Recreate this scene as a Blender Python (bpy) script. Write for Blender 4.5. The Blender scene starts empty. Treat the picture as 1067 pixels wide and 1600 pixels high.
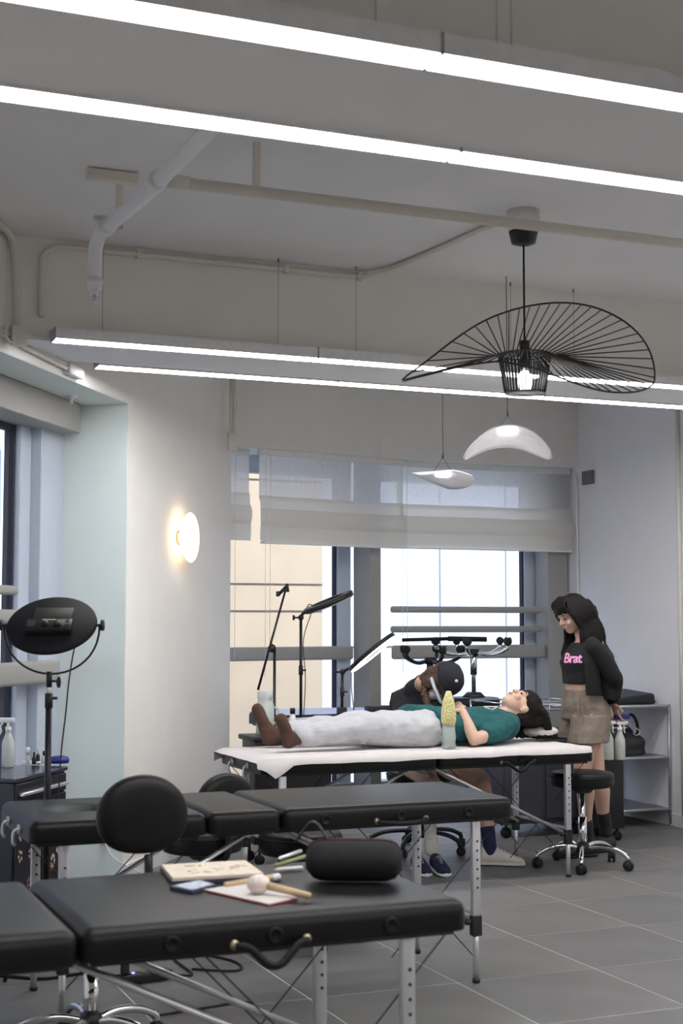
import bpy, bmesh, math, random
from mathutils import Vector, Matrix, noise
from mathutils.bvhtree import BVHTree
random.seed(7)
PI = math.pi
sc = bpy.context.scene
COL = sc.collection

# ------------------------------------------------------------------ camera, world, sun, exposure
YAW = math.radians(22.35); PITCH = math.radians(4.5); CAMZ = 1.4; FPX = 2223.0
cam_d = bpy.data.cameras.new('camera'); cam = bpy.data.objects.new('camera', cam_d); COL.objects.link(cam)
cam_d.sensor_fit = 'HORIZONTAL'; cam_d.sensor_width = 24.0; cam_d.lens = 24.0 * FPX / 1067.0
cam.location = (0, 0, CAMZ); cam.rotation_euler = (PI / 2 + PITCH, 0, -YAW)
cam_d.dof.use_dof = True; cam_d.dof.focus_distance = 8.3; cam_d.dof.aperture_fstop = 4.5
cam_d.clip_start = 0.05; cam_d.clip_end = 300
sc.camera = cam

W = bpy.data.worlds.new('sky'); sc.world = W; W.use_nodes = True
wn = W.node_tree; bg = wn.nodes['Background']
tc = wn.nodes.new('ShaderNodeTexCoord'); sp = wn.nodes.new('ShaderNodeSeparateXYZ'); cr = wn.nodes.new('ShaderNodeValToRGB')
wn.links.new(tc.outputs['Generated'], sp.inputs[0]); wn.links.new(sp.outputs['Z'], cr.inputs[0]); wn.links.new(cr.outputs[0], bg.inputs[0])
cr.color_ramp.elements[0].position = 0.0; cr.color_ramp.elements[0].color = (0.72, 0.82, 1, 1)
cr.color_ramp.elements[1].position = 0.8; cr.color_ramp.elements[1].color = (0.50, 0.68, 1, 1)
bg.inputs[1].default_value = 2.0
sl = bpy.data.lights.new('sun', 'SUN'); sun = bpy.data.objects.new('sun', sl); COL.objects.link(sun)
sl.energy = 1.35; sl.angle = math.radians(25); sl.color = (1, 0.96, 0.9)
sun.rotation_euler = (math.radians(48), 0, math.radians(-12)); sun.location = (0, -8, 12)

sc.view_settings.view_transform = 'Standard'; sc.view_settings.look = 'None'
sc.view_settings.gamma = 1; sc.view_settings.use_curve_mapping = False
sc.view_settings.exposure = 0.70
sc.cycles.use_denoising = True
sc.cycles.max_bounces = 8; sc.cycles.diffuse_bounces = 5; sc.cycles.sample_clamp_indirect = 6
STRIP = 17.0

# ------------------------------------------------------------------ helpers
cy, sy = math.cos(YAW), math.sin(YAW); cp, spi = math.cos(PITCH), math.sin(PITCH)
RV = Vector((cy, -sy, 0)); DV = Vector((sy, cy, 0)); ZV = Vector((0, 0, 1))
def V(r, d, z): return RV * r + DV * d + ZV * z
def C(px, py, d):
    """point of the world seen at pixel (px, py), d metres in front of the camera"""
    x = (px - 533.5) / FPX; y = (800 - py) / FPX
    f = cp - y * spi; z = spi + y * cp
    k = d / f
    return V(x * k, d, z * k + CAMZ)
def CF(px, py, z=0.0):
    x = (px - 533.5) / FPX; y = (800 - py) / FPX
    f = cp - y * spi; zz = spi + y * cp
    k = (z - CAMZ) / zz
    return V(x * k, f * k, z)
def PY(px, py, Y):
    q = C(px, py, 1.0) - v3(0, 0, CAMZ); k = Y / q.y
    return v3(q.x * k, Y, CAMZ + q.z * k)
def v3(*a): return Vector(a)

MATS = {}
def mat(name, col, rough=0.6, metal=0.0, var=0.04, scale=30.0, bump=0.0, bscale=60.0, emit=0, trans=0.0, alpha=1.0, coat=0.0, translucent=0.0, spec=0.5, stretch=None, ior=1.45, sheen=0.0):
    if name in MATS: return MATS[name]
    m = bpy.data.materials.new(name); m.use_nodes = True; nt = m.node_tree; b = nt.nodes['Principled BSDF']
    b.inputs['Roughness'].default_value = rough; b.inputs['Metallic'].default_value = metal
    b.inputs['Specular IOR Level'].default_value = spec; b.inputs['IOR'].default_value = ior
    if coat: b.inputs['Coat Weight'].default_value = coat; b.inputs['Coat Roughness'].default_value = 0.15
    if sheen: b.inputs['Sheen Weight'].default_value = sheen
    if trans: b.inputs['Transmission Weight'].default_value = trans
    if alpha < 1: b.inputs['Alpha'].default_value = alpha
    tcn = nt.nodes.new('ShaderNodeTexCoord'); mp = nt.nodes.new('ShaderNodeMapping')
    nt.links.new(tcn.outputs['Object'], mp.inputs[0])
    if stretch: mp.inputs['Scale'].default_value = stretch
    nz = nt.nodes.new('ShaderNodeTexNoise'); nz.inputs['Scale'].default_value = scale; nz.inputs['Detail'].default_value = 3
    nt.links.new(mp.outputs[0], nz.inputs['Vector'])
    rp = nt.nodes.new('ShaderNodeValToRGB'); e = rp.color_ramp.elements
    e[0].position = 0.3; e[1].position = 0.7
    e[0].color = tuple(max(0, c * (1 - var)) for c in col) + (1,); e[1].color = tuple(min(1, c * (1 + var)) for c in col) + (1,)
    nt.links.new(nz.outputs[0], rp.inputs[0]); nt.links.new(rp.outputs[0], b.inputs['Base Color'])
    if bump:
        n2 = nt.nodes.new('ShaderNodeTexNoise'); n2.inputs['Scale'].default_value = bscale; n2.inputs['Detail'].default_value = 4
        nt.links.new(mp.outputs[0], n2.inputs['Vector'])
        bp = nt.nodes.new('ShaderNodeBump'); bp.inputs['Strength'].default_value = bump; bp.inputs['Distance'].default_value = 0.01
        nt.links.new(n2.outputs[0], bp.inputs['Height']); nt.links.new(bp.outputs[0], b.inputs['Normal'])
    if emit:
        b.inputs['Emission Color'].default_value = tuple(col) + (1,); b.inputs['Emission Strength'].default_value = emit
    if translucent:
        tr = nt.nodes.new('ShaderNodeBsdfTranslucent'); nt.links.new(rp.outputs[0], tr.inputs[0])
        mx = nt.nodes.new('ShaderNodeMixShader'); mx.inputs[0].default_value = translucent
        nt.links.new(b.outputs[0], mx.inputs[1]); nt.links.new(tr.outputs[0], mx.inputs[2])
        nt.links.new(mx.outputs[0], nt.nodes['Material Output'].inputs[0])
    MATS[name] = m; return m

M_wall = mat('wall_paint', (0.84, 0.815, 0.77), 0.85, var=0.015, scale=6, bump=0.05, bscale=150)
M_wallr = mat('wall_paint_window_tint', (0.80, 0.80, 0.82), 0.85, var=0.015, scale=6, bump=0.05, bscale=150)  # bluish cast of the window light put into the right wall colour
M_reveal = mat('reveal_paint_light_tint', (0.76, 0.83, 0.80), 0.85, var=0.01, scale=6)  # greenish tint of the outside light put into the reveal and soffit colour
M_ceil = mat('ceiling_paint', (0.82, 0.815, 0.81), 0.9, var=0.015, scale=4)
M_trim = mat('trim_paint', (0.78, 0.77, 0.75), 0.6)
M_pipe = mat('pipe_paint', (0.82, 0.83, 0.86), 0.45, var=0.02)
M_pipec = mat('conduit_paint', (0.74, 0.70, 0.63), 0.5, var=0.02)
M_frame = mat('aluminium_grey', (0.34, 0.33, 0.31), 0.5, 0.0, var=0.02)
M_frameb = mat('aluminium_pale', (0.50, 0.55, 0.64), 0.45, 0.0, var=0.02)
M_gasket = mat('gasket_black', (0.02, 0.02, 0.04), 0.6)
M_blind = mat('linen_blind', (0.84, 0.82, 0.77), 0.95, var=0.05, scale=200, translucent=0.42, stretch=(1, 1, 6))
M_sheer = mat('linen_sheer', (0.88, 0.89, 0.90), 0.95, var=0.07, scale=120, translucent=0.55, alpha=0.80, stretch=(1, 1, 0.3))
M_leather = mat('black_leatherette', (0.008, 0.008, 0.0085), 0.40, var=0.1, scale=20, bump=0.06, bscale=400, spec=0.3)
M_leatherw = mat('black_leatherette_matt', (0.010, 0.010, 0.011), 0.55, var=0.1, scale=20, bump=0.05, bscale=300, spec=0.25)
M_black = mat('black_plastic', (0.016, 0.016, 0.018), 0.45)
M_blackm = mat('black_metal', (0.02, 0.02, 0.022), 0.35, 0.3)
M_alu = mat('brushed_aluminium', (0.68, 0.68, 0.70), 0.35, 0.75, var=0.03)
M_chrome = mat('chrome', (0.75, 0.75, 0.76), 0.09, 1.0, var=0.01)
M_brass = mat('dull_brass', (0.42, 0.36, 0.25), 0.35, 0.9)
M_paper = mat('white_paper', (0.62, 0.585, 0.575), 0.85, var=0.02)
M_wood = mat('pale_wood', (0.62, 0.46, 0.28), 0.6, var=0.12, scale=12, stretch=(1, 12, 1))
M_grout = mat('grout', (0.62, 0.60, 0.57), 0.9)
M_skin = mat('skin', (0.62, 0.40, 0.30), 0.55, var=0.03, scale=20)
M_skind = mat('skin_tan', (0.56, 0.35, 0.26), 0.55, var=0.03, scale=20)
M_lip = mat('lips', (0.50, 0.17, 0.15), 0.45)
M_eye = mat('eye_dark', (0.02, 0.015, 0.012), 0.2)
M_hair = mat('black_hair', (0.008, 0.006, 0.0055), 0.55, spec=0.25, var=0.5, scale=60, bump=0.6, bscale=90, stretch=(3, 3, 0.4))
M_hairb = mat('brown_hair', (0.07, 0.035, 0.022), 0.45, var=0.5, scale=60, bump=0.6, bscale=90)
M_knit = mat('black_knit', (0.008, 0.008, 0.009), 0.9, bump=0.1, bscale=300)
M_tee = mat('black_jersey', (0.012, 0.012, 0.014), 0.85)
M_pink = mat('pink_print', (0.85, 0.36, 0.60), 0.6)
M_khaki = mat('taupe_cotton', (0.20, 0.165, 0.13), 0.85, var=0.1, scale=14, bump=0.3, bscale=25)
M_teal = mat('teal_jersey', (0.010, 0.088, 0.092), 0.85, var=0.12, scale=10, bump=0.2, bscale=20)
M_pants = mat('pale_grey_cotton', (0.50, 0.51, 0.53), 0.85, var=0.05, scale=8, bump=0.3, bscale=18)
M_sock = mat('brown_sock', (0.085, 0.045, 0.032), 0.95, bump=0.3, bscale=200)
M_navy = mat('navy_cloth', (0.018, 0.022, 0.06), 0.9)
M_canvas = mat('white_canvas', (0.68, 0.64, 0.58), 0.8)
M_rubber = mat('rubber_black', (0.012, 0.012, 0.012), 0.7)
M_whitep = mat('white_plastic', (0.80, 0.80, 0.80), 0.4)
M_clear = mat('clear_plastic', (0.85, 0.93, 0.90), 0.12, trans=0.75, alpha=0.75)
M_green = mat('green_liquid', (0.62, 0.86, 0.60), 0.2, trans=0.4)
M_frost = mat('frosted_plastic', (0.78, 0.82, 0.78), 0.35, trans=0.35)
M_wire = mat('steel_wire', (0.30, 0.29, 0.28), 0.5)
M_cap = mat('light_end_cap', (0.30, 0.27, 0.32), 0.5)
M_led = mat('led_diffuser', (1, 0.985, 0.985), 0.5, emit=STRIP)
M_shell = mat('white_shell', (0.88, 0.87, 0.88), 0.3, translucent=0.35, coat=0.3)
M_glass = mat('window_glass', (0.9, 0.95, 1.0), 0.02, alpha=0.06, spec=0.5)

def sharpen(bm, ang=38):
    a = math.radians(ang)
    for e in bm.edges:
        if len(e.link_faces) == 2 and e.calc_face_angle(0) > a: e.smooth = False
ROOTM = {}
def obj(name, bm, m, parent=None, world=False, flat=False, mesh=None):
    if mesh is None:
        if not flat: sharpen(bm)
        for f in bm.faces: f.smooth = not flat
        me = bpy.data.meshes.new(name); bm.to_mesh(me); bm.free()
    else: me = mesh; me.name = name
    me.materials.clear(); me.materials.append(m)
    o = bpy.data.objects.new(name, me); COL.objects.link(o)
    if parent is not None:
        o.parent = parent
        root = parent
        while root.parent: root = root.parent
        if world and root.name in ROOTM: me.transform(ROOTM[root.name].inverted())
    return o
def tag(o, label, cat, group=None):
    o['label'] = label; o['category'] = cat
    if group: o['group'] = group
    return o
def thing(name, label, cat, loc=(0, 0, 0), rz=0, group=None):
    o = bpy.data.objects.new(name, None); COL.objects.link(o); o.empty_display_size = 0.1
    o.location = loc; o.rotation_euler = (0, 0, rz)
    ROOTM[o.name] = Matrix.Translation(Vector(loc)) @ Matrix.Rotation(rz, 4, 'Z')
    return tag(o, label, cat, group)
def struct(name, bm, m, parent=None, flat=True):
    o = obj(name, bm, m, parent, flat=flat)
    if parent is None: o['kind'] = 'structure'
    return o
def copy_tree(o, parent=None):
    c = o.copy(); COL.objects.link(c); c.parent = parent
    for ch in list(o.children): copy_tree(ch, c)
    return c
def place(o, loc, rz, label, group=None):
    o.location = loc; o.rotation_euler = (0, 0, rz); o['label'] = label
    if group: o['group'] = group
def B(): return bmesh.new()
def box(bm, lo, hi, M=None, bev=0, seg=2):
    lo = Vector(lo); hi = Vector(hi); c = (lo + hi) / 2; s = hi - lo
    r = bmesh.ops.create_cube(bm, size=1)['verts']
    for v in r: v.co = Vector((v.co.x * s.x, v.co.y * s.y, v.co.z * s.z)) + c
    if bev:
        es = set(); [es.update(v.link_edges) for v in r]
        before = set(bm.verts) - set(r)
        bmesh.ops.bevel(bm, geom=list(es), offset=bev, segments=seg, affect='EDGES', profile=0.5)
        r = [v for v in bm.verts if v not in before]
    if M is not None:
        for v in r: v.co = M @ v.co
    return r
def align(p0, p1):
    z = (p1 - p0).normalized()
    x = z.orthogonal().normalized(); y = z.cross(x)
    return Matrix((x, y, z)).transposed()
def ring(bm, c, a, b, n):
    return [bm.verts.new(c + a * math.cos(2 * PI * i / n) + b * math.sin(2 * PI * i / n)) for i in range(n)]
def skin_rings(bm, rs, caps=True, closed=False):
    n = len(rs[0])
    k = len(rs)
    for j in range(k if closed else k - 1):
        A, Bq = rs[j], rs[(j + 1) % k]
        for i in range(n): bm.faces.new((A[i], A[(i + 1) % n], Bq[(i + 1) % n], Bq[i]))
    if caps and not closed:
        bm.faces.new(list(reversed(rs[0]))); bm.faces.new(rs[-1])
def cyl(bm, p0, p1, r0, r1=None, n=14):
    p0 = Vector(p0); p1 = Vector(p1); r1 = r0 if r1 is None else r1
    R = align(p0, p1); x = R.col[0]; y = R.col[1]
    skin_rings(bm, [ring(bm, p0, x * r0, y * r0, n), ring(bm, p1, x * r1, y * r1, n)])
def smoothpath(pts, k=6):
    pts = [Vector(p) for p in pts]
    if len(pts) < 3: return pts
    out = []
    for i in range(len(pts) - 1):
        p0 = pts[max(i - 1, 0)]; p1 = pts[i]; p2 = pts[i + 1]; p3 = pts[min(i + 2, len(pts) - 1)]
        for j in range(k):
            t = j / k
            out.append(0.5 * ((2 * p1) + (p2 - p0) * t + (2 * p0 - 5 * p1 + 4 * p2 - p3) * t * t + (3 * p1 - p0 - 3 * p2 + p3) * t ** 3))
    out.append(pts[-1]); return out
def tube(bm, pts, r, n=8, k=6, smooth=True, closed=False, ry=None):
    P = smoothpath(pts, k) if smooth else [Vector(p) for p in pts]
    rs = []; x = None; L = len(P)
    for i, p in enumerate(P):
        if closed: t = (P[(i + 1) % L] - P[i - 1]).normalized()
        else: t = (P[min(i + 1, L - 1)] - P[max(i - 1, 0)]).normalized()
        if x is None: x = t.orthogonal().normalized()
        else:
            x = x - t * x.dot(t); x = x.normalized() if x.length > 1e-6 else t.orthogonal().normalized()
        y = t.cross(x)
        rr = r(i / (L - 1)) if callable(r) else r
        rs.append(ring(bm, p, x * rr, y * (ry or rr), n))
    skin_rings(bm, rs, closed=closed)
def lathe(bm, prof, c=(0, 0, 0), n=24, sx=1, sy=1, R=None):
    c = Vector(c); rs = []
    X = v3(1, 0, 0); Y = v3(0, 1, 0); Z = v3(0, 0, 1)
    if R is not None: X, Y, Z = R.col[0], R.col[1], R.col[2]
    for r, z in prof: rs.append(ring(bm, c + Z * z, X * max(r, 1e-4) * sx, Y * max(r, 1e-4) * sy, n))
    skin_rings(bm, rs)
def ell(bm, c, r, R=None, seg=20, rings=14):
    M = Matrix.Translation(Vector(c)) @ (R.to_4x4() if R is not None else Matrix.Identity(4)) @ Matrix.Diagonal((r[0], r[1], r[2], 1))
    vs = [[bm.verts.new(M @ v3(math.sin(PI * j / rings) * math.cos(2 * PI * i / seg), math.sin(PI * j / rings) * math.sin(2 * PI * i / seg), math.cos(PI * j / rings))) for i in range(seg)] for j in range(1, rings)]
    a = bm.verts.new(M @ v3(0, 0, 1)); z = bm.verts.new(M @ v3(0, 0, -1))
    for j in range(rings - 2):
        for i in range(seg): bm.faces.new((vs[j][i], vs[j + 1][i], vs[j + 1][(i + 1) % seg], vs[j][(i + 1) % seg]))
    for i in range(seg): bm.faces.new((a, vs[0][i], vs[0][(i + 1) % seg])); bm.faces.new((z, vs[-1][(i + 1) % seg], vs[-1][i]))
def cap(bm, p0, p1, r0, r1=None, n=16):
    p0 = Vector(p0); p1 = Vector(p1); r1 = r0 if r1 is None else r1
    ell(bm, p0, (r0,) * 3, seg=n, rings=max(6, n // 2)); ell(bm, p1, (r1,) * 3, seg=n, rings=max(6, n // 2))
    if (p1 - p0).length > 1e-5: cyl(bm, p0, p1, r0, r1, n)
def chain(bm, pts):
    for a, b in zip(pts[:-1], pts[1:]): cap(bm, a[0], b[0], a[1], b[1])
def loft(bm, rings_, n=20):
    skin_rings(bm, [ring(bm, Vector(c), Vector(a), Vector(b), n) for c, a, b in rings_])
def fused(bm, voxel=0.006, smooth=4, namp=0.0, nscale=8.0, factor=0.5):
    """melt all pieces of bm into one continuous skin and return the mesh"""
    me = bpy.data.meshes.new('tmp'); bm.to_mesh(me); bm.free()
    o = bpy.data.objects.new('tmp', me); COL.objects.link(o)
    md = o.modifiers.new('r', 'REMESH'); md.mode = 'VOXEL'; md.voxel_size = voxel
    if smooth:
        ms = o.modifiers.new('s', 'SMOOTH'); ms.iterations = smooth; ms.factor = factor
    dg = bpy.context.evaluated_depsgraph_get()
    out = bpy.data.meshes.new_from_object(o.evaluated_get(dg))
    bpy.data.objects.remove(o); bpy.data.meshes.remove(me)
    if namp:
        ns = [v.normal.copy() for v in out.vertices]
        for v, nn in zip(out.vertices, ns):
            p = v.co * nscale
            v.co += nn * namp * (noise.noise(p) + 0.5 * noise.noise(p * 2.3))
    for p in out.polygons: p.use_smooth = True
    return out
def frameM(o, u, nrm):
    return Matrix(((u[0], nrm[0], 0, o[0]), (u[1], nrm[1], 0, o[1]), (0, 0, 1, 0), (0, 0, 0, 1)))

# ------------------------------------------------------------------ the room
CEIL = 3.17; SOF = 2.63
LF = frameM((1.895, 7.736), (0.573, 0.819), (-0.819, 0.573))          # slanting left wall, v = outwards
MW = frameM((3.01, 9.33), (0.9774, 0.2111), (-0.2111, 0.9774))        # left bay of the back window
RW = frameM((4.26, 9.60), (1, 0), (0, 1))                             # right bay
XR = 5.96

# floor slab with tiles
bm = B(); box(bm, (-7.5, -4.2, -0.25), (6.3, 10.3, -0.0015)); floor = struct('floor', bm, M_grout)
def tile_mat(i, base):
    return mat('tile_%d' % i, base, 0.48, var=0.13, scale=2.6, bump=0.03, bscale=60, spec=0.45)
tms = [tile_mat(0, (0.165, 0.160, 0.156)), tile_mat(1, (0.175, 0.168, 0.162)), tile_mat(2, (0.157, 0.153, 0.152))]
tm_meshes = []
TX, TY = 0.622, 0.632
for m_ in tms:
    b_ = B(); box(b_, (0.0033, 0.0033, -0.01), (TX - 0.0033, TY - 0.0033, 0), bev=0.0008, seg=1)
    me = bpy.data.meshes.new('tile'); b_.to_mesh(me); b_.free(); me.materials.append(m_); tm_meshes.append(me)
def left_x(Y): return 1.895 + (Y - 7.736) * 0.573 / 0.819
for i in range(-9, 5):
    for j in range(-3, 9):
        x0 = 3.21 + i * TX; y0 = 4.465 + j * TY
        if x0 + TX < left_x(y0) - 0.3 or x0 > XR or y0 > 10: continue
        o = bpy.data.objects.new('tile', random.choice(tm_meshes)); COL.objects.link(o)
        o.location = (x0, y0, 0); o.parent = floor
# unseen part of the floor nearer than the tiles
bm = B(); box(bm, (-7.2, -4.0, -0.0035), (6.0, 4.465 - 3 * TY, 0)); struct('near_floor_strip', bm, tms[0], floor)

bm = B(); box(bm, (-7.5, -4.2, CEIL), (6.3, 10.4, CEIL + 0.3)); struct('ceiling', bm, M_ceil)
# beams
def beam(name, y0, y1, z, xl):
    bm = B(); box(bm, (xl, y0, z), (XR, y1, CEIL + 0.02))
    o = struct(name, bm, M_wall)
    b2 = B(); box(b2, (xl, y0 + 0.002, z - 0.004), (XR, y1 - 0.002, z + 0.002)); obj('beam_underside', b2, M_ceil, o, flat=True)
    return o
beam('trim_1', 6.47, 6.95, 2.70, left_x(6.5) - 0.3)
beam('trim_2', 3.02, 3.55, 2.745, left_x(3.0) - 0.3)

# left wall with its window recess
WL0 = -2.9
bm = B()
box(bm, (0, 0, 0), (1.95, 0.42, CEIL + 0.02), LF)
box(bm, (WL0, 0, SOF), (0, 0.42, CEIL + 0.02), LF)
box(bm, (-15, 0, 0), (WL0, 0.42, CEIL + 0.02), LF)
wl = struct('wall_left', bm, M_wall)
bm = B(); box(bm, (-0.004, 0.003, 0), (0.004, 0.40, SOF), LF); obj('reveal', bm, M_reveal, wl, flat=True)
bm = B(); box(bm, (WL0, 0.003, SOF - 0.005), (0, 0.40, SOF + 0.004), LF); obj('soffit', bm, M_reveal, wl, flat=True)
bm = B(); box(bm, (0.0, -0.014, 0), (1.95, 0.0, 0.09), LF); struct('baseboard_left', bm, M_trim)
# back wall above the windows
bm = B()
box(bm, (-0.2, 0, SOF), (1.30, 0.46, CEIL + 0.02), MW); box(bm, (-0.02, 0, SOF), (1.72, 0.46, CEIL + 0.02), RW)
box(bm, (-0.2, 0.25, 0), (1.32, 0.46, 0.14), MW); box(bm, (0.0, 0.25, 0), (1.72, 0.46, 0.14), RW)
wb = struct('wall_back', bm, M_wall)
bm = B(); box(bm, (0, 0.004, SOF - 0.005), (1.28, 0.44, SOF + 0.003), MW); box(bm, (0, 0.004, SOF - 0.005), (1.70, 0.44, SOF + 0.003), RW)
obj('soffit', bm, M_reveal, wb, flat=True)
# right wall
bm = B(); box(bm, (XR, -4.2, 0), (XR + 0.3, 10.2, CEIL + 0.02)); wr = struct('wall_right', bm, M_wallr)
bm = B(); box(bm, (XR - 0.014, -4.0, 0), (XR, 9.95, 0.085)); struct('baseboard_right', bm, M_trim)
bm = B(); box(bm, (-7.5, -4.4, 0), (6.3, -4.1, CEIL + 0.02)); struct('wall_front', bm, M_wall)
# door lining on the right wall, at the edge of the picture
bm = B(); box(bm, (XR - 0.02, 6.9, 0), (XR, 8.12, 2.42)); dr = struct('door_1', bm, M_trim)
bm = B(); box(bm, (XR - 0.035, 6.98, 0.02), (XR - 0.018, 8.0, 2.16)); obj('door_leaf', bm, M_whitep, dr, flat=True)

# ------------------------------------------------------------------ windows
def window(name, F, u0, u1, vg, parts, rails, gl):
    """parts: list of (name, mat, lo, hi); first is the structure mesh itself"""
    n0, m0, lo, hi = parts[0]
    bm = B(); box(bm, lo, hi, F, 0.004, 1); root = struct(name, bm, m0)
    for pn, pm, lo, hi in parts[1:]:
        bm = B(); box(bm, lo, hi, F, 0.004, 1); obj(pn, bm, pm, root, flat=True)
    for z0, z1, a, b, v in rails:
        bm = B(); box(bm, (a, v, z0), (b, v + 0.055, z1), F, min(0.018, (z1 - z0) * 0.4), 3); obj('rail', bm, M_frame, root)
    bm = B()
    q = [bm.verts.new(F @ Vector(p)) for p in ((gl[0], vg, gl[2]), (gl[1], vg, gl[2]), (gl[1], vg, gl[3]), (gl[0], vg, gl[3]))]
    bm.faces.new(q); obj('pane', bm, M_glass, root, flat=True)
    return root
window('window_1', LF, 0, 0, 0.50, [
    ('jamb', M_frameb, (-0.30, 0.38, 0), (0.02, 0.50, SOF)),
    ('sash_stile', M_frameb, (-0.43, 0.44, 0), (-0.30, 0.54, SOF)),
    ('gasket', M_gasket, (-0.448, 0.47, 0), (-0.43, 0.53, SOF)),
    ('header', M_frame, (WL0, 0.26, SOF - 0.17), (-0.06, 0.50, SOF - 0.006)),
    ('head_gasket', M_gasket, (WL0, 0.47, SOF - 0.20), (-0.43, 0.53, SOF - 0.165)),
    ('far_jamb', M_frameb, (WL0, 0.38, 0), (WL0 + 0.15, 0.52, SOF)),
    ('sill', M_frame, (WL0, 0.40, 0), (0, 0.54, 0.12))],
    [(1.085, 1.205, WL0, -0.14, 0.32), (1.40, 1.475, WL0, -0.42, 0.38), (1.55, 1.60, WL0, -0.5, 0.40)], (WL0, -0.44, 0.1, SOF - 0.19))
window('window_2', MW, 0, 0, 0.42, [
    ('mullion', M_frame, (1.27, 0.12, 0.02), (1.37, 0.34, SOF)),
    ('sash_stile', M_frameb, (1.15, 0.37, 0.02), (1.27, 0.45, SOF)),
    ('gasket', M_gasket, (1.138, 0.39, 0.14), (1.15, 0.44, SOF)),
    ('side_frame', M_frame, (-0.05, 0.36, 0.02), (0.075, 0.44, SOF)),
    ('head_frame', M_frameb, (0, 0.37, SOF - 0.13), (1.27, 0.45, SOF - 0.006)),
    ('bottom_frame', M_frame, (0, 0.30, 0.14), (1.27, 0.45, 0.22))],
    [(1.135, 1.235, -0.05, 1.25, 0.30)], (0, 1.15, 0.14, SOF - 0.1))
window('window_3', RW, 0, 0, 0.42, [
    ('side_frame', M_frame, (1.50, 0.14, 0.02), (1.68, 0.34, SOF)),
    ('sash_stile', M_frameb, (1.42, 0.37, 0.02), (1.66, 0.45, SOF)),
    ('gasket', M_gasket, (1.408, 0.385, 0.14), (1.425, 0.44, SOF)),
    ('head_frame', M_frameb, (0.12, 0.37, SOF - 0.13), (1.66, 0.45, SOF - 0.006)),
    ('bottom_frame', M_frame, (0.12, 0.30, 0.14), (1.66, 0.45, 0.22))],
    [(1.135, 1.24, 0.18, 1.50, 0.17), (1.485, 1.535, 0.18, 1.48, 0.19), (1.335, 1.385, 0.18, 1.48, 0.19)], (0.12, 1.41, 0.14, SOF - 0.1))

# roman blinds
def blind(F, u0, u1, v, label, zb=1.97, seed=1):
    base = F @ Vector(((u0 + u1) / 2, v, zb))
    t = thing('roman_blind', label, 'blind', base, 0, 'linen roman blinds over the back windows')
    bm = B(); box(bm, (u0, v - 0.01, SOF - 0.05), (u1, v + 0.03, SOF - 0.006), F); obj('head_rail', bm, M_trim, t, world=True)
    def sheet(name, z0, z1, bulge, voff, m, hem=0):
        bm = B(); nu, nz = 26, 8; g = []
        for k in range(nz + 1):
            zz = z0 + (z1 - z0) * k / nz; row = []
            s = math.sin(PI * min(1, (k / nz) * 1.0))
            for i in range(nu + 1):
                uu = u0 + (u1 - u0) * i / nu
                w = 0.006 * noise.noise(Vector((uu * 5, zz * 3, seed))) + 0.003 * noise.noise(Vector((uu * 14, zz * 2, seed)))
                row.append(bm.verts.new(F @ Vector((uu, v - voff - bulge * s + w, zz + 0.004 * noise.noise(Vector((uu * 3, seed, 0)))))))
            g.append(row)
        for k in range(nz):
            for i in range(nu): bm.faces.new((g[k][i], g[k][i + 1], g[k + 1][i + 1], g[k + 1][i]))
        o = obj(name, bm, m, t, world=True)
        return o
    sheet('sheer_panel', zb + 0.30, SOF - 0.045, 0.0, 0.0, M_sheer)
    sheet('fold', zb + 0.02, zb + 0.33, 0.01, 0.012, M_blind)
    sheet('fold', zb + 0.11, zb + 0.24, 0.022, 0.03, M_blind)
    sheet('fold', zb, zb + 0.13, 0.016, 0.022, M_blind)
    bm = B(); box(bm, (u0, v - 0.028, zb - 0.008), (u1, v - 0.016, zb + 0.004), F); obj('hem_bar', bm, M_whitep, t, world=True)
    b = B()
    for u in (u0 + 0.012, u0 + 0.05):
        cyl(b, F @ Vector((u, v - 0.07, SOF - 0.05)), F @ Vector((u, v - 0.07, 1.0 + 3 * (u - u0))), 0.0018, n=5)
    obj('cord', b, M_whitep, t, world=True)
    return t
blind(MW, 0.005, 0.205, 0.10, 'narrow leftmost linen roman blind beside the wall with the round lamp', 1.99, 3)
blind(MW, 0.225, 1.475, -0.005, 'wide linen roman blind in the middle of the back window', 1.965, 5)
blind(RW, 0.175, 1.68, 0.09, 'right linen roman blind over the back window next to the right wall', 1.97, 8)

# ------------------------------------------------------------------ outside
M_fbeige = mat('facade_sandstone', (0.62, 0.47, 0.31), 0.85, var=0.05, scale=3)
M_fwhite = mat('facade_white', (0.80, 0.82, 0.86), 0.6, var=0.02, scale=3)
M_joint = mat('facade_joint', (0.30, 0.27, 0.25), 0.8)
def facade(name, label, x0, x1, y, zs, xs, m, dep=1.5):
    t = thing(name, label, 'building', ((x0 + x1) / 2, y, -4))
    bm = B(); box(bm, (x0, y + 0.03, -4), (x1, y + dep, zs[-1])); obj('wall', bm, M_joint, t, world=True, flat=True)
    for a, b in zip(xs[:-1], xs[1:]):
        for c, d in zip(zs[:-1], zs[1:]):
            bm = B(); box(bm, (a + 0.012, y, c + 0.012), (b - 0.012, y + 0.05, d - 0.012)); obj('panel', bm, m, t, world=True, flat=True)
facade('sandstone_building', 'sand coloured stone clad building close outside the left part of the back window', 2.6, 5.55, 14.0,
       [-4, -1.2, 1.53, 1.81, 2.9, 4.4], [2.6, 5.55], M_fbeige)
facade('white_panel_building', 'white panel clad building outside the right part of the back window', 5.57, 12.5, 14.2,
       [-4, -2.5, -0.9, 1.15, 3.6, 5.2], [5.57, 5.78, 7.02, 7.85, 9.2, 10.6, 12.5], M_fwhite)
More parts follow.
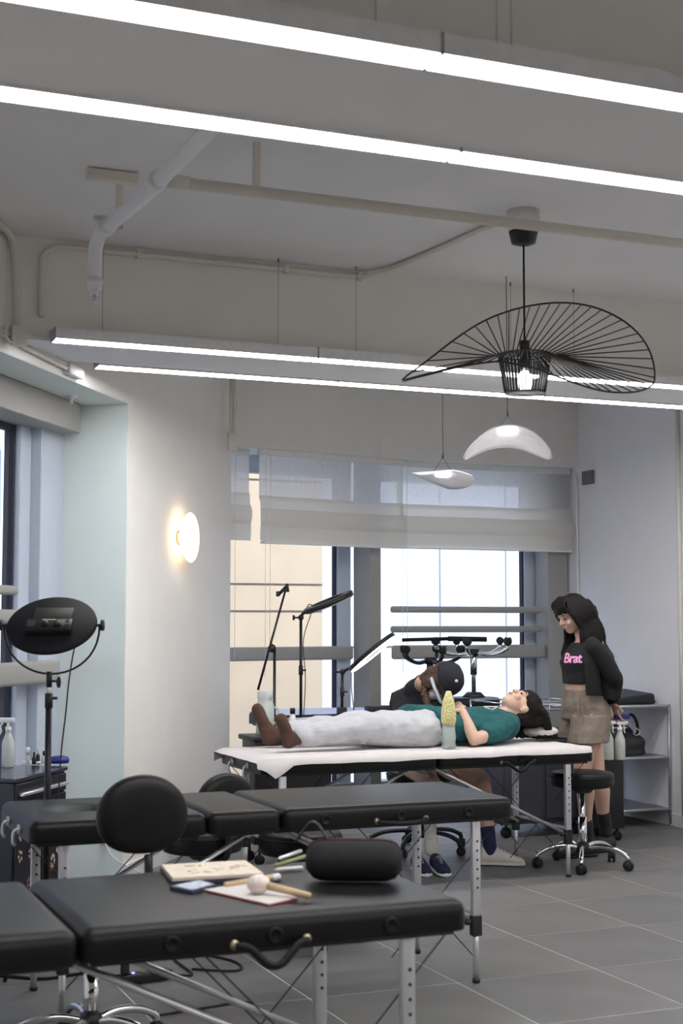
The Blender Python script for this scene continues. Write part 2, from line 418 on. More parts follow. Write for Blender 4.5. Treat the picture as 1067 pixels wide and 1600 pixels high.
# building seen through the left window
M_fgrey = mat('facade_blue_grey', (0.22, 0.26, 0.34), 0.8, var=0.08, scale=2)
M_fbrick = mat('facade_terracotta', (0.42, 0.24, 0.16), 0.8, var=0.08, scale=2)
M_pane = mat('far_window_glass', (0.12, 0.16, 0.22), 0.15)
M_fpale = mat('facade_pale', (0.55, 0.60, 0.68), 0.8)
LO = frameM((1.895, 7.736), (0.573, 0.819), (-0.819, 0.573))
t = thing('office_building', 'blue grey building with terracotta band seen through the left window', 'building', tuple(LO @ Vector((4, 8.5, -4))))
bm = B(); box(bm, (-6, 8.05, -4), (14, 10, 7), LO); obj('wall', bm, M_fgrey, t, world=True, flat=True)
for k, (z0, z1, m_, pn) in enumerate([(-2.2, -1.9, M_fpale, 'ledge'), (0.35, 0.75, M_fpale, 'ledge'), (1.65, 2.55, M_fbrick, 'terracotta_band'), (2.55, 2.85, M_fpale, 'ledge'), (4.6, 4.9, M_fpale, 'ledge'), (-0.9, -0.2, M_fbrick, 'terracotta_band')]):
    bm = B(); box(bm, (-6, 7.85 if pn == 'ledge' else 7.98, z0), (14, 8.06, z1), LO); obj(pn, bm, m_, t, world=True, flat=True)
for a in range(-5, 14, 2):
    for z0, z1 in ((3.0, 4.4), (0.85, 1.6), (-1.8, -1.0), (5.0, 6.4)):
        bm = B(); box(bm, (a + 0.1, 7.96, z0), (a + 1.7, 8.06, z1), LO); w_ = obj('window', bm, M_fpale, t, world=True, flat=True)
        bm = B(); box(bm, (a + 0.2, 7.94, z0 + 0.08), (a + 0.87, 7.97, z1 - 0.08), LO); box(bm, (a + 0.93, 7.94, z0 + 0.08), (a + 1.6, 7.97, z1 - 0.08), LO); obj('pane', bm, M_pane, w_, world=True, flat=True)
bm = B(); box(bm, (-40, -30, -4.3), (40, 60, -4.05)); struct('street', bm, mat('asphalt', (0.25, 0.25, 0.26), 0.9))

# ------------------------------------------------------------------ linear ceiling lights
def strip_light(x0, x1, y, z, w, label, wires=(), h=0.05, top=CEIL):
    t = thing('linear_light', label, 'ceiling light', ((x0 + x1) / 2, y, z), 0, 'suspended white linear lights')
    bm = B(); box(bm, (x0 + 0.001, y - w / 2, z), (x1 - 0.001, y + w / 2, z + h)); obj('housing', bm, M_whitep, t, world=True, flat=True)
    bm = B(); box(bm, (x0 + 0.005, y - w / 2 + 0.004, z - 0.0008), (x1 - 0.005, y + w / 2 - 0.004, z + 0.002)); obj('diffuser', bm, M_led, t, world=True, flat=True)
    for xe in (x0, x1 - 0.004):
        bm = B(); box(bm, (xe, y - w / 2 - 0.001, z - 0.003), (xe + 0.004, y + w / 2 + 0.001, z + h + 0.002)); obj('end_cap', bm, M_cap, t, world=True, flat=True)
    for xw in wires:
        bm = B(); cyl(bm, (xw, y, z + h), (xw, y, top), 0.0013, n=5); cyl(bm, (xw, y, top - 0.02), (xw, y, top), 0.005, n=8)
        obj('wire', bm, M_wire, t, world=True)
    return t
strip_light(0.10, 1.448, 2.952, 2.73, 0.105, 'left segment of the nearest white linear light, at the top of the picture', (0.3, 1.3))
strip_light(1.448, 2.796, 2.952, 2.73, 0.105, 'right segment of the nearest white linear light, at the top right', (1.62, 1.66, 2.6))
# two unseen rows added at the viewer for brightness; visible rows continued to the right
for k, (x, y) in enumerate(((-1.1, -0.45), (0.2, -0.45), (1.5, -0.45), (2.8, -0.45), (4.1, -0.45), (-1.1, 0.2), (0.2, 0.2), (1.5, 0.2), (2.8, 0.2), (4.1, 0.2), (2.80, 2.945), (4.1, 2.945), (3.16, 3.545), (4.46, 3.545))):
    strip_light(x, x + 1.29, y, 2.73, 0.11, 'white linear light outside the picture, ' + ('leftmost, second left, middle, second right, rightmost'.split(', ')[k % 5] + (' of the added row behind the viewer' if y < 0 else ' of the added row above the viewer') if k < 10 else ('first', 'second', 'third', 'fourth')[k - 10] + ' beyond the right edge'), (x + 0.2, x + 1.1), top=2.81 if y == 3.545 else CEIL)
strip_light(0.457, 1.805, 3.55, 2.73, 0.10, 'left segment of the second linear light from the top, above the sprinkler pipe', (0.6,), top=2.74 + 0.07)
strip_light(1.805, 3.153, 3.55, 2.73, 0.10, 'right segment of the second linear light from the top, above the wire lamp', (3.0,), top=2.81)
xs3 = [1.214, 2.488, 3.76, 5.03, 5.9]
nm = ['leftmost segment, with visible end cap,', 'second segment from the left', 'third segment, passing behind the wire cage lamp,', 'rightmost segment, at the right edge,']
wr3 = [(1.44, 2.30), (2.71, 3.58), (3.96,), (5.3,)]
for k in range(4):
    strip_light(xs3[k], xs3[k + 1], 6.40, 2.685, 0.11, nm[k] + ' of the upper far linear light', wr3[k])
xs4 = [1.555, 2.856, 4.13, 5.4]
nm = ['leftmost segment', 'middle segment', 'right segment']
for k in range(3):
    strip_light(xs4[k], xs4[k + 1], 7.05, 2.695, 0.11, nm[k] + ' of the lowest and farthest linear light', (xs4[k] + 0.3,))
# power lead of the far light
bm = B(); tube(bm, [C(32, 510, 6.44), C(50, 522, 6.42), C(70, 526, 6.42), C(84, 524, 6.43)], 0.004); tag(obj('power_lead', bm, M_pipec), 'short pale lead from the corner junction box to the far linear light', 'cable')

# ------------------------------------------------------------------ pipes and conduits
t = thing('sprinkler_pipe', 'white sprinkler pipe running along the ceiling and dropping at its end', 'pipe', (1.3, 5.73, 2.70))
bm = B(); tube(bm, [(1.31, 3.56, 2.98), (1.285, 5.0, 2.98), (1.25, 5.52, 2.98), (1.245, 5.62, 2.965), (1.24, 5.66, 2.91), (1.24, 5.66, 2.80)], 0.029, 14, 5); obj('pipe', bm, M_pipe, t, world=True)
for y in (4.86, 5.50):
    bm = B(); cyl(bm, (1.285 if y < 5.2 else 1.25, y - 0.03, 2.98), (1.285 if y < 5.2 else 1.25, y + 0.03, 2.98), 0.036, n=16); obj('coupling', bm, M_pipe, t, world=True)
bm = B(); cyl(bm, (1.24, 5.66, 2.80), (1.24, 5.66, 2.76), 0.036, 0.03, 16); cyl(bm, (1.24, 5.66, 2.76), (1.24, 5.66, 2.735), 0.018, 0.018, 12); obj('reducer', bm, M_pipe, t, world=True)
bm = B(); cyl(bm, (1.24, 5.66, 2.735), (1.24, 5.66, 2.71), 0.009, 0.007, 10); cyl(bm, (1.24, 5.66, 2.711), (1.24, 5.66, 2.707), 0.014, n=10); obj('sprinkler_head', bm, M_alu, t, world=True)
for x, y in ((1.30, 5.50), (1.66, 4.86)):
    bm = B(); box(bm, (x - 0.012, y - 0.012, 2.97), (x + 0.012, y + 0.012, CEIL)); obj('hanger', bm, M_pipec, t, world=True)
bm = B(); box(bm, (1.14, 5.36, 3.125), (1.34, 5.40, 3.165)); obj('channel', bm, M_pipec, t, world=True)
bm = B(); box(bm, (1.20, 5.49, 3.008), (1.32, 5.52, 3.02)); obj('clamp', bm, M_alu, t, world=True)
bm = B(); cyl(bm, (1.32, 4.86, 2.985), (5.95, 4.86, 2.985), 0.021, n=12); cyl(bm, (1.32, 4.86, 2.985), (1.40, 4.86, 2.985), 0.027, n=12)
tag(obj('cross_pipe', bm, M_pipec), 'thin cream pipe crossing the ceiling from the sprinkler pipe to the right', 'pipe')
bm = B()
zc = 3.135; yb = 6.452
tube(bm, [(1.17, yb, 2.80), (1.17, yb, 3.06), (1.20, yb, 3.11), (1.27, yb, zc), (1.5, yb, zc), (2.2, yb, zc), (2.72, yb, zc), (2.80, 6.40, 3.15), (2.88, 6.2, 3.155), (2.96, 5.40, 3.155)], 0.013, 8, 5)
t = tag(obj('conduit', bm, M_pipec), 'cream conduit along the top of the far beam, turning onto the ceiling', 'conduit')
for x in (1.62, 2.36, 2.75):
    b_ = B(); box(b_, (x - 0.012, yb - 0.017, zc - 0.02), (x + 0.012, yb + 0.017, zc + 0.017)); obj('clip', b_, M_pipec, t)
t = thing('corner_conduit', 'thick cream conduit with junction box in the upper left corner', 'conduit', C(28, 530, 6.4))
bm = B(); tube(bm, [C(-30, 335, 6.0), C(0, 352, 6.15), C(16, 368, 6.33), C(22, 400, 6.38), C(25, 450, 6.38), C(27, 515, 6.38)], 0.017, 10, 5); obj('pipe', bm, M_pipec, t, world=True)
bm = B(); ctr = C(30, 525, 6.36); box(bm, ctr - v3(0.035, 0.03, 0.045), ctr + v3(0.035, 0.03, 0.045), bev=0.006); obj('junction_box', bm, M_pipec, t, world=True)
bm = B(); tube(bm, [C(14, 500, 6.3), C(10, 515, 6.28), C(13, 532, 6.28), C(24, 536, 6.3)], 0.004); obj('loose_lead', bm, M_trim, t, world=True)
bm = B()
for dz in (0, 0.035):
    cyl(bm, LF @ Vector((-1.66, -0.02, 2.69 + dz * 0.6)), LF @ Vector((-0.86, -0.02, 2.665 + dz * 0.6)), 0.011, n=8)
ct = tag(obj('wall_conduit', bm, M_pipec), 'pair of cream conduits running just above the left window recess', 'conduit')
bm = B(); box(bm, (-0.90, -0.04, 2.64), (-0.72, 0, 2.70), LF, 0.005, 1); obj('end_fitting', bm, M_trim, ct)
# conduit at the far corner above the back window, right wall conduits
bm = B()
for px in (361, 366): cyl(bm, C(px, 585, 9.55), C(px, 690, 9.55), 0.011, n=8)
t = tag(obj('vertical_conduit', bm, M_pipec), 'pair of cream vertical conduits beside the left end of the blinds', 'conduit')
bm = B(); c_ = C(363, 690, 9.55); box(bm, c_ - v3(0.03, 0.015, 0.06), c_ + v3(0.03, 0.015, 0.06)); obj('box', bm, M_pipec, t)
c_ = LF @ Vector((1.93, -0.03, 2.93))
bm = B(); cyl(bm, c_, c_ - v3(0, 0, 0.05), 0.018, n=12); cyl(bm, c_ - v3(0, 0, 0.05), c_ - v3(0, 0, 0.08), 0.009, n=8); tag(obj('wall_sprinkler', bm, M_alu), 'small sprinkler head beside the conduits left of the blinds', 'sprinkler')
bm = B(); cyl(bm, (XR - 0.013, 8.27, 0.085), (XR - 0.013, 8.27, CEIL), 0.016, n=8); tag(obj('vertical_conduit', bm, M_pipec), 'cream vertical conduit on the right wall behind the metal shelf', 'conduit')
bm = B(); tube(bm, [(5.945, 9.62, 2.56), (5.945, 9.60, 2.5), (5.945, 9.60, 2.0), (5.945, 9.60, 0.1)], 0.009, 8, 4); tag(obj('thin_pipe', bm, M_trim), 'thin white pipe down the wall at the right side of the back window', 'pipe')
bm = B(); box(bm, (XR - 0.03, 9.36, 2.48), (XR - 0.001, 9.50, 2.585), bev=0.004); tag(obj('grey_wall_box', bm, mat('grey_plastic', (0.16, 0.16, 0.18), 0.6)), 'small dark grey square box on the right wall above the blind end', 'wall box')
bm = B(); cyl(bm, (XR - 0.012, 9.5, 2.5), (XR - 0.012, 9.62, 2.49), 0.008, n=8); tag(obj('box_lead', bm, M_trim), 'short white lead between dark grey wall box and the window', 'cable')
# spotlight stubs under the left soffit
for k, (tt, vv, lb) in enumerate(((-0.33, 0.20, 'small white sprinkler stub under the left soffit beside the window jamb'), (-1.50, 0.2, 'small white sprinkler stub under the window soffit at the left edge of the picture'))):
    c_ = LF @ Vector((tt, vv, SOF - 0.005)); bm = B(); cyl(bm, c_, c_ - v3(0, 0, 0.008), 0.03, n=14); cyl(bm, c_ - v3(0, 0, 0.008), c_ - v3(0, 0, 0.04), 0.011, n=10)
    tag(obj('sprinkler_stub', bm, M_whitep), lb, 'sprinkler', 'stubs under the soffit')

# ------------------------------------------------------------------ lamps
# wire cage pendant
H = C(820, 590, 6.0); hub = v3(H.x, H.y, 2.545)
t = thing('wire_pendant_lamp', 'large black wire pendant lamp with wavy wide brim and round cage', 'pendant lamp', (hub.x, hub.y, 2.38))
bm = B(); lathe(bm, [(0.02, 3.02), (0.052, 3.03), (0.062, 3.075), (0.064, 3.08)], (hub.x, hub.y, 0), 24); obj('canopy', bm, M_black, t, world=True)
bm = B(); lathe(bm, [(0.064, 3.08), (0.072, 3.10), (0.07, CEIL)], (hub.x, hub.y, 0), 24); obj('ceiling_base', bm, M_trim, t, world=True)
bm = B(); cyl(bm, (hub.x, hub.y, 2.60), (hub.x, hub.y, 3.03), 0.0045, n=8); obj('cord', bm, M_blackm, t, world=True)
rimspec = [(1023, 590), (1018, 557), (1002, 527), (975, 502), (940, 484), (905, 475), (868, 473), (832, 477), (795, 486), (755, 502), (715, 527), (672, 560), (628, 594), (650, 590), (690, 580), (735, 570), (775, 565), (800, 568), (835, 575), (880, 592), (925, 607), (960, 613), (995, 612), (1016, 604)]
rim24 = [C(a_, b_, 6.0 + 0.52 * math.sin(math.radians(15 * k_))) for k_, (a_, b_) in enumerate(rimspec)]
def rim(a):
    a = a % 360; i = int(a // 15) % 24; t = a / 15 - int(a // 15)
    p0, p1, p2, p3 = rim24[i - 1], rim24[i], rim24[(i + 1) % 24], rim24[(i + 2) % 24]
    return 0.5 * ((2 * p1) + (p2 - p0) * t + (2 * p0 - 5 * p1 + 4 * p2 - p3) * t * t + (3 * p1 - p0 - 3 * p2 + p3) * t ** 3)
NS = 54
rp_ = [rim(i * 360 / 96) for i in range(96)]
bm = B(); tube(bm, rp_, 0.0042, 6, smooth=False, closed=True); obj('brim_rim', bm, M_blackm, t, world=True)
rc = 0.112
for i in range(NS):
    a = i * 360 / NS; th = math.radians(a)
    q0 = hub + V(math.cos(th) * rc, math.sin(th) * rc, 0.0)
    bm = B(); cyl(bm, q0, rim(a), 0.0028, n=5); obj('spoke', bm, M_blackm, t, world=True)
for z, r in ((0.0, rc), (-0.165, rc * 0.76)):
    bm = B(); tube(bm, [hub + v3(math.cos(x / 32 * 2 * PI) * r, math.sin(x / 32 * 2 * PI) * r, z) for x in range(32)], 0.003, 6, smooth=False, closed=True); obj('cage_ring', bm, M_blackm, t, world=True)
for i in range(40):
    th = i / 40 * 2 * PI
    bm = B(); cyl(bm, hub + v3(math.cos(th) * rc, math.sin(th) * rc, 0), hub + v3(math.cos(th) * rc * 0.76, math.sin(th) * rc * 0.76, -0.165), 0.003, n=5); obj('cage_bar', bm, M_blackm, t, world=True)
bm = B(); cyl(bm, hub + v3(0, 0, 0.06), hub + v3(0, 0, -0.06), 0.022, n=14)
for i in range(4):
    th = i * PI / 2 + 0.4; cyl(bm, hub, hub + v3(math.cos(th) * rc, math.sin(th) * rc, 0), 0.003, n=5)
obj('socket', bm, M_black, t, world=True)
bm = B(); ell(bm, hub + v3(0, 0, -0.115), (0.03, 0.03, 0.05)); obj('bulb', bm, mat('warm_bulb', (1, 0.93, 0.86), 0.4, emit=12), t, world=True)
bm = B(); lathe(bm, [(rc * 0.74, 0.0), (rc * 0.5, 0.004), (0.0, 0.004), (0.0, 0.002), (rc * 0.5, -0.003), (rc * 0.74, -0.002)], hub + v3(0, 0, -0.165), 24); obj('diffuser_disc', bm, M_shell, t, world=True)

# two white petal pendants: curved sheets
def petal(name, label, ctr, halfl, halfw, arch, twist, wire_top, rot, wire_c=None):
    t = thing(name, label, 'pendant lamp', ctr, rot, 'white petal pendants')
    bm = B(); nu, nv = 24, 10; top = []; bot = []
    for i in range(nu + 1):
        s = -1 + 2 * i / nu; wv = halfw * (max(0, 1 - abs(s) ** 2.4)) ** 0.5 + 0.008
        rt = []; rb = []
        for j in range(nv + 1):
            q = -1 + 2 * j / nv
            x = s * halfl; y = q * wv
            z = arch(s) + twist(s) * q * wv - 0.25 * (q * wv) ** 2 / halfw
            rt.append(bm.verts.new((x, y, z + 0.003))); rb.append(bm.verts.new((x, y, z - 0.003)))
        top.append(rt); bot.append(rb)
    for i in range(nu):
        for j in range(nv):
            bm.faces.new((top[i][j], top[i + 1][j], top[i + 1][j + 1], top[i][j + 1])); bm.faces.new((bot[i][j], bot[i][j + 1], bot[i + 1][j + 1], bot[i + 1][j]))
        bm.faces.new((top[i][0], bot[i][0], bot[i + 1][0], top[i + 1][0])); bm.faces.new((top[i][nv], top[i + 1][nv], bot[i + 1][nv], bot[i][nv]))
    for i in (0, nu):
        for j in range(nv): bm.faces.new((top[i][j], top[i][j + 1], bot[i][j + 1], bot[i][j]) if i == 0 else (top[i][j], bot[i][j], bot[i][j + 1], top[i][j + 1]))
    obj('shell', bm, M_shell, t)
    bm = B(); cyl(bm, (0, 0, 0.075), (0, 0, wire_top), 0.002, n=6); cyl(bm, (0, 0, 0.075), (-0.06, 0, arch(-0.25) + 0.0), 0.0015, n=5); cyl(bm, (0, 0, 0.075), (0.06, 0, arch(0.25) + 0.0), 0.0015, n=5); obj('wire', bm, M_blackm, t)
    bm = B(); cyl(bm, (0, 0, 0.07), (0, 0, 0.10), 0.006, n=10); obj('wire_grip', bm, M_black, t)
    bm = B(); cyl(bm, (0, 0, arch(0) + 0.001), (0, 0, arch(0) + 0.012), 0.018, n=14); obj('cap', bm, M_alu, t)
    bm = B(); cyl(bm, (0, 0, arch(0) - 0.012), (0, 0, arch(0) - 0.02), 0.045, n=18); obj('led_disc', bm, mat('led_soft', (1, 0.97, 0.95), 0.5, emit=3.5), t)
    return t
pc = C(793, 672, 7.15)
petal('petal_pendant_lamp', 'white arched petal pendant lamp hanging higher, right one of two', pc, 0.225, 0.11, lambda s: -0.14 * abs(s) ** 2.1 + 0.01 * s * 0, lambda s: -0.35, CEIL - pc.z, -YAW)
pc = C(692, 735, 8.3)
petal('petal_pendant_lamp', 'white twisted petal pendant lamp hanging lower, left one of two', pc, 0.180, 0.115, lambda s: -0.016 - 0.02 * (s + 0.2) ** 2 - 0.012 * s, lambda s: -0.40 * max(0.0, min(1, (s + 0.75))) + 0.05, CEIL - pc.z, -YAW)

# round wall lamp on the slanting wall
c_ = C(277, 836, 8.45)
ln = v3(0.819, -0.573, 0)                              # inward normal of left wall
loc = Vector((c_.x, c_.y, c_.z)); M_i = LF.inverted(); lu = M_i @ loc; lu.x = 0.86
loc = LF @ Vector((lu.x, 0, lu.z))
t = thing('round_wall_lamp', 'round ribbed glass wall lamp glowing warm on a brass mount', 'wall lamp', loc)
Rn = align(loc, loc + ln)
bm = B(); lathe(bm, [(0.045, 0.0), (0.045, 0.012), (0.03, 0.014), (0.03, 0.055), (0.04, 0.058)], loc, 24, R=Rn); obj('mount', bm, M_brass, t, world=True)
bm = B(); lathe(bm, [(0.04, 0.056), (0.11, 0.060), (0.148, 0.070), (0.155, 0.080), (0.148, 0.088), (0.11, 0.098), (0.05, 0.104), (0.001, 0.105)], loc, 40, R=Rn); obj('glass_disc', bm, mat('opal_glass', (1, 0.84, 0.64), 0.3, emit=0.9, coat=0.5), t, world=True)
bm = B(); lathe(bm, [(0.042, 0.02), (0.05, 0.022), (0.05, 0.045), (0.042, 0.047)], loc, 24, R=Rn); obj('glow_ring', bm, mat('warm_led', (1, 0.70, 0.38), 0.4, emit=6), t, world=True)

# ------------------------------------------------------------------ massage tables
def massage_table(loc, rz, L, Wd, Ht, seams, label, hole=False, handle=None, knobs=(), thick=0.095, cradle=False, sag=0.028):
    """local: x along the table, y across (0 = side towards the camera), origin at near left floor corner"""
    t = thing('massage_table', label, 'massage table', loc, rz, 'black folding massage tables')
    xs = [0] + seams + [L]; zt = Ht; zb = Ht - thick
    for a, b in zip(xs[:-1], xs[1:]):
        bm = B(); box(bm, (a + 0.002, 0, zb), (b - 0.002, Wd, zt))
        bm.edges.ensure_lookup_table()
        bmesh.ops.bevel(bm, geom=[e for e in bm.edges if not (e.verts[0].co.z < zt - 0.01 and e.verts[1].co.z < zt - 0.01)], offset=0.034, segments=6, affect='EDGES', profile=0.5)
        bmesh.ops.bevel(bm, geom=[e for e in bm.edges if e.verts[0].co.z < zb + 0.001 and e.verts[1].co.z < zb + 0.001], offset=0.006, segments=2, affect='EDGES', profile=0.5)
        if hole and a == 0:
            # sunken oval face hole
            bmesh.ops.subdivide_edges(bm, edges=[e for e in bm.edges if e.calc_length() > 0.2], cuts=22, use_grid_fill=True)
            for v in bm.verts:
                if v.co.z > zt - 0.004:
                    q = math.hypot((v.co.x - 0.24) / 0.13, (v.co.y - Wd / 2) / 0.10)
                    if q < 1: v.co.z -= 0.045 * (1 - q ** 3)
        obj('cushion', bm, M_leather, t)
        bm = B(); box(bm, (a + 0.03, 0.025, zb - 0.012), (b - 0.03, Wd - 0.025, zb + 0.01), bev=0.004, seg=1); obj('underframe', bm, M_black, t)
    for k, xk in enumerate(knobs):
        bm = B(); lathe(bm, [(0.020, 0.0), (0.020, 0.006), (0.013, 0.008), (0.011, 0.003), (0.001, 0.003)], (xk, 0.001, zb + 0.030), 18, R=align(v3(0, 0, 0), v3(0, -1, 0))); obj('knob', bm, M_leatherw, t)
    if handle:
        h0, h1 = handle
        for xk in (h0, h1):
            bm = B(); lathe(bm, [(0.012, 0), (0.012, 0.006), (0.006, 0.012), (0.001, 0.013)], (xk, 0.004, zb + 0.016), 14, R=align(v3(0, 0, 0), v3(0, -1, 0))); obj('handle_stud', bm, M_brass, t)
        bm = B(); tube(bm, [(h0, -0.008, zb + 0.014), (h0 + 0.03, -0.018, zb + 0.01), ((h0 * 0.6 + h1 * 0.4), -0.03, zb - sag), ((h0 * 0.4 + h1 * 0.6), -0.03, zb - sag), (h1 - 0.03, -0.018, zb + 0.008), (h1, -0.008, zb + 0.014)], 0.010, 8, 5); obj('handle', bm, M_leatherw, t)
    if cradle:
        for yy in (Wd * 0.32, Wd * 0.68):
            bm = B(); tube(bm, [(-0.004, yy, zb + 0.03), (-0.02, yy, zb + 0.02), (-0.022, yy, zb - 0.015), (-0.012, yy, zb - 0.03)], 0.006, 8, 4)
            cyl(bm, (0.006, yy, zb + 0.03), (-0.006, yy, zb + 0.03), 0.016, n=14); obj('cradle_hook', bm, M_alu, t)
    lx0, lx1, ly0, ly1 = 0.13, L - 0.15, 0.05, Wd - 0.06
    zc = 0.235
    for xl in (lx0, lx1):
        for yl in (ly0, ly1):
            bm = B(); box(bm, (xl - 0.018, yl - 0.013, zc), (xl + 0.018, yl + 0.013, zb), bev=0.005, seg=2); lg = obj('leg', bm, M_alu, t)
            bm = B(); cyl(bm, (xl, yl, 0.012), (xl, yl, zc + 0.01), 0.0125, n=12); obj('leg_extension', bm, M_alu, lg)
            bm = B(); box(bm, (xl - 0.021, yl - 0.017, zc - 0.055), (xl + 0.021, yl + 0.017, zc + 0.025), bev=0.004, seg=1); cyl(bm, (xl - 0.045, yl, zc), (xl - 0.015, yl, zc), 0.012, n=8); obj('collar', bm, M_black, lg)
            bm = B(); cyl(bm, (xl, yl, 0), (xl, yl, 0.014), 0.0155, n=12); obj('foot', bm, M_rubber, lg)
            for k in range(6):
                bm = B(); cyl(bm, (xl + 0.002, yl - 0.0128, zb - 0.09 - k * 0.036), (xl + 0.002, yl - 0.0142, zb - 0.09 - k * 0.036), 0.0048, n=8); obj('adjustment_hole', bm, M_black, lg)
        bm = B(); cyl(bm, (xl, ly0, zc + 0.03), (xl, ly1, zc + 0.03), 0.009, n=8); obj('cross_bar', bm, M_alu, t)
    mid = L / 2
    for yl in (ly0 + 0.03, ly1 - 0.03):
        for xl, xm in ((lx0, mid - 0.12), (lx1, mid + 0.02)):
            bm = B(); cyl(bm, (xl, yl, zc), (xm, yl, zb - 0.005), 0.0095, n=8); obj('brace', bm, M_alu, t)
        bm = B(); box(bm, (mid - 0.03, yl - 0.008, zb - 0.018), (mid + 0.03, yl + 0.008, zb)); obj('hinge_block', bm, M_black, t)
        for xl, xo in ((lx0, mid + 0.35), (lx1, mid - 0.35)):
            bm = B(); cyl(bm, (xl, yl, 0.10), ((xl + mid) / 2 + (0.1 if xl < mid else -0.1), yl, zb - 0.004), 0.0022, n=5); obj('cable', bm, M_blackm, t)
            bm = B(); cyl(bm, (xl + (0.14 if xl > mid else -0.1), yl, zb - 0.002), (xl - 0.35 if xl > mid else xl + 0.35, yl, 0.12), 0.0022, n=5); obj('cable', bm, M_blackm, t)
    return t
T1 = massage_table((-0.345, 3.22, 0), 0, 2.015, 0.70, 0.717, [1.04], 'nearest black massage table, with sketchbooks and pouch lying on it', handle=(1.40, 1.58), knobs=(1.25, 1.50, 1.80), thick=0.078)
T2 = massage_table((0.90, 5.02, 0), 0, 1.905, 0.65, 0.717, [0.645, 0.93], 'empty black massage table in the middle, with oval face hole at the left', hole=True, handle=(1.31, 1.516), sag=-0.006, knobs=(1.10, 1.41, 1.70), thick=0.080, cradle=True)
T3 = massage_table((2.40, 6.90, 0), 0, 1.97, 0.70, 0.712, [1.0], 'black massage table covered with white paper under the lying woman', handle=(1.38, 1.58), knobs=(1.2, 1.5), thick=0.078, cradle=True)
T5 = massage_table((3.19, 8.86, 0), 0, 1.9, 0.62, 0.80, [0.95], 'black massage table at the back window, stacked with upturned stools', thick=0.09)

# paper cover on T3
def paper():
    bm = B(); x0, x1, y0, y1 = 2.37, 4.34, 6.895, 7.61; nx, ny = 80, 20; g = []
    for i in range(nx + 1):
        x = x0 + (x1 - x0) * i / nx; row = []
        over = 0.012 + 0.022 * (0.5 + 0.5 * noise.noise(v3(x * 4, 1, 0))) + (0.07 * max(0, 1 - abs((x - 2.47) / 0.10)))
        pts = [(y0 - 0.014, 0.705 - over)] + [(y0 - 0.006 + (y1 - y0 + 0.012) * j / (ny - 2), 0.7155) for j in range(ny - 1)] + [(y1 + 0.012, 0.66)]
        for j, (y, z) in enumerate(pts):
            dz = 0.0
            if x < 2.41: dz = -0.02 * (2.41 - x) / 0.04
            n_ = abs(noise.noise(v3(x * 7, y * 9, 3))) * 0.006
            row.append(bm.verts.new((x, y, z + n_ + dz)))
        g.append(row)
    for i in range(nx):
        for j in range(ny): bm.faces.new((g[i][j], g[i + 1][j], g[i + 1][j + 1], g[i][j + 1]))
    return bm
tag(obj('paper_cover', paper(), M_paper), 'white disposable paper sheet spread under the lying woman', 'paper sheet')
# white sheet on the back table
bm = B(); g = []
for i in range(31):
    row = []
    for j in range(9):
        x = 3.20 + 0.85 * i / 30; y = 8.845 + 0.62 * j / 8
        row.append(bm.verts.new((x, y, (0.804 if j else 0.775) + 0.012 * abs(noise.noise(v3(x * 8, y * 8, 9))))))
    g.append(row)
for i in range(30):
    for j in range(8): bm.faces.new((g[i][j], g[i + 1][j], g[i + 1][j + 1], g[i][j + 1]))
tag(obj('cover_sheet', bm, mat('pale_blue_sheet', (0.62, 0.68, 0.82), 0.6)), 'pale crinkled cover sheet on the left half of the window table', 'sheet')

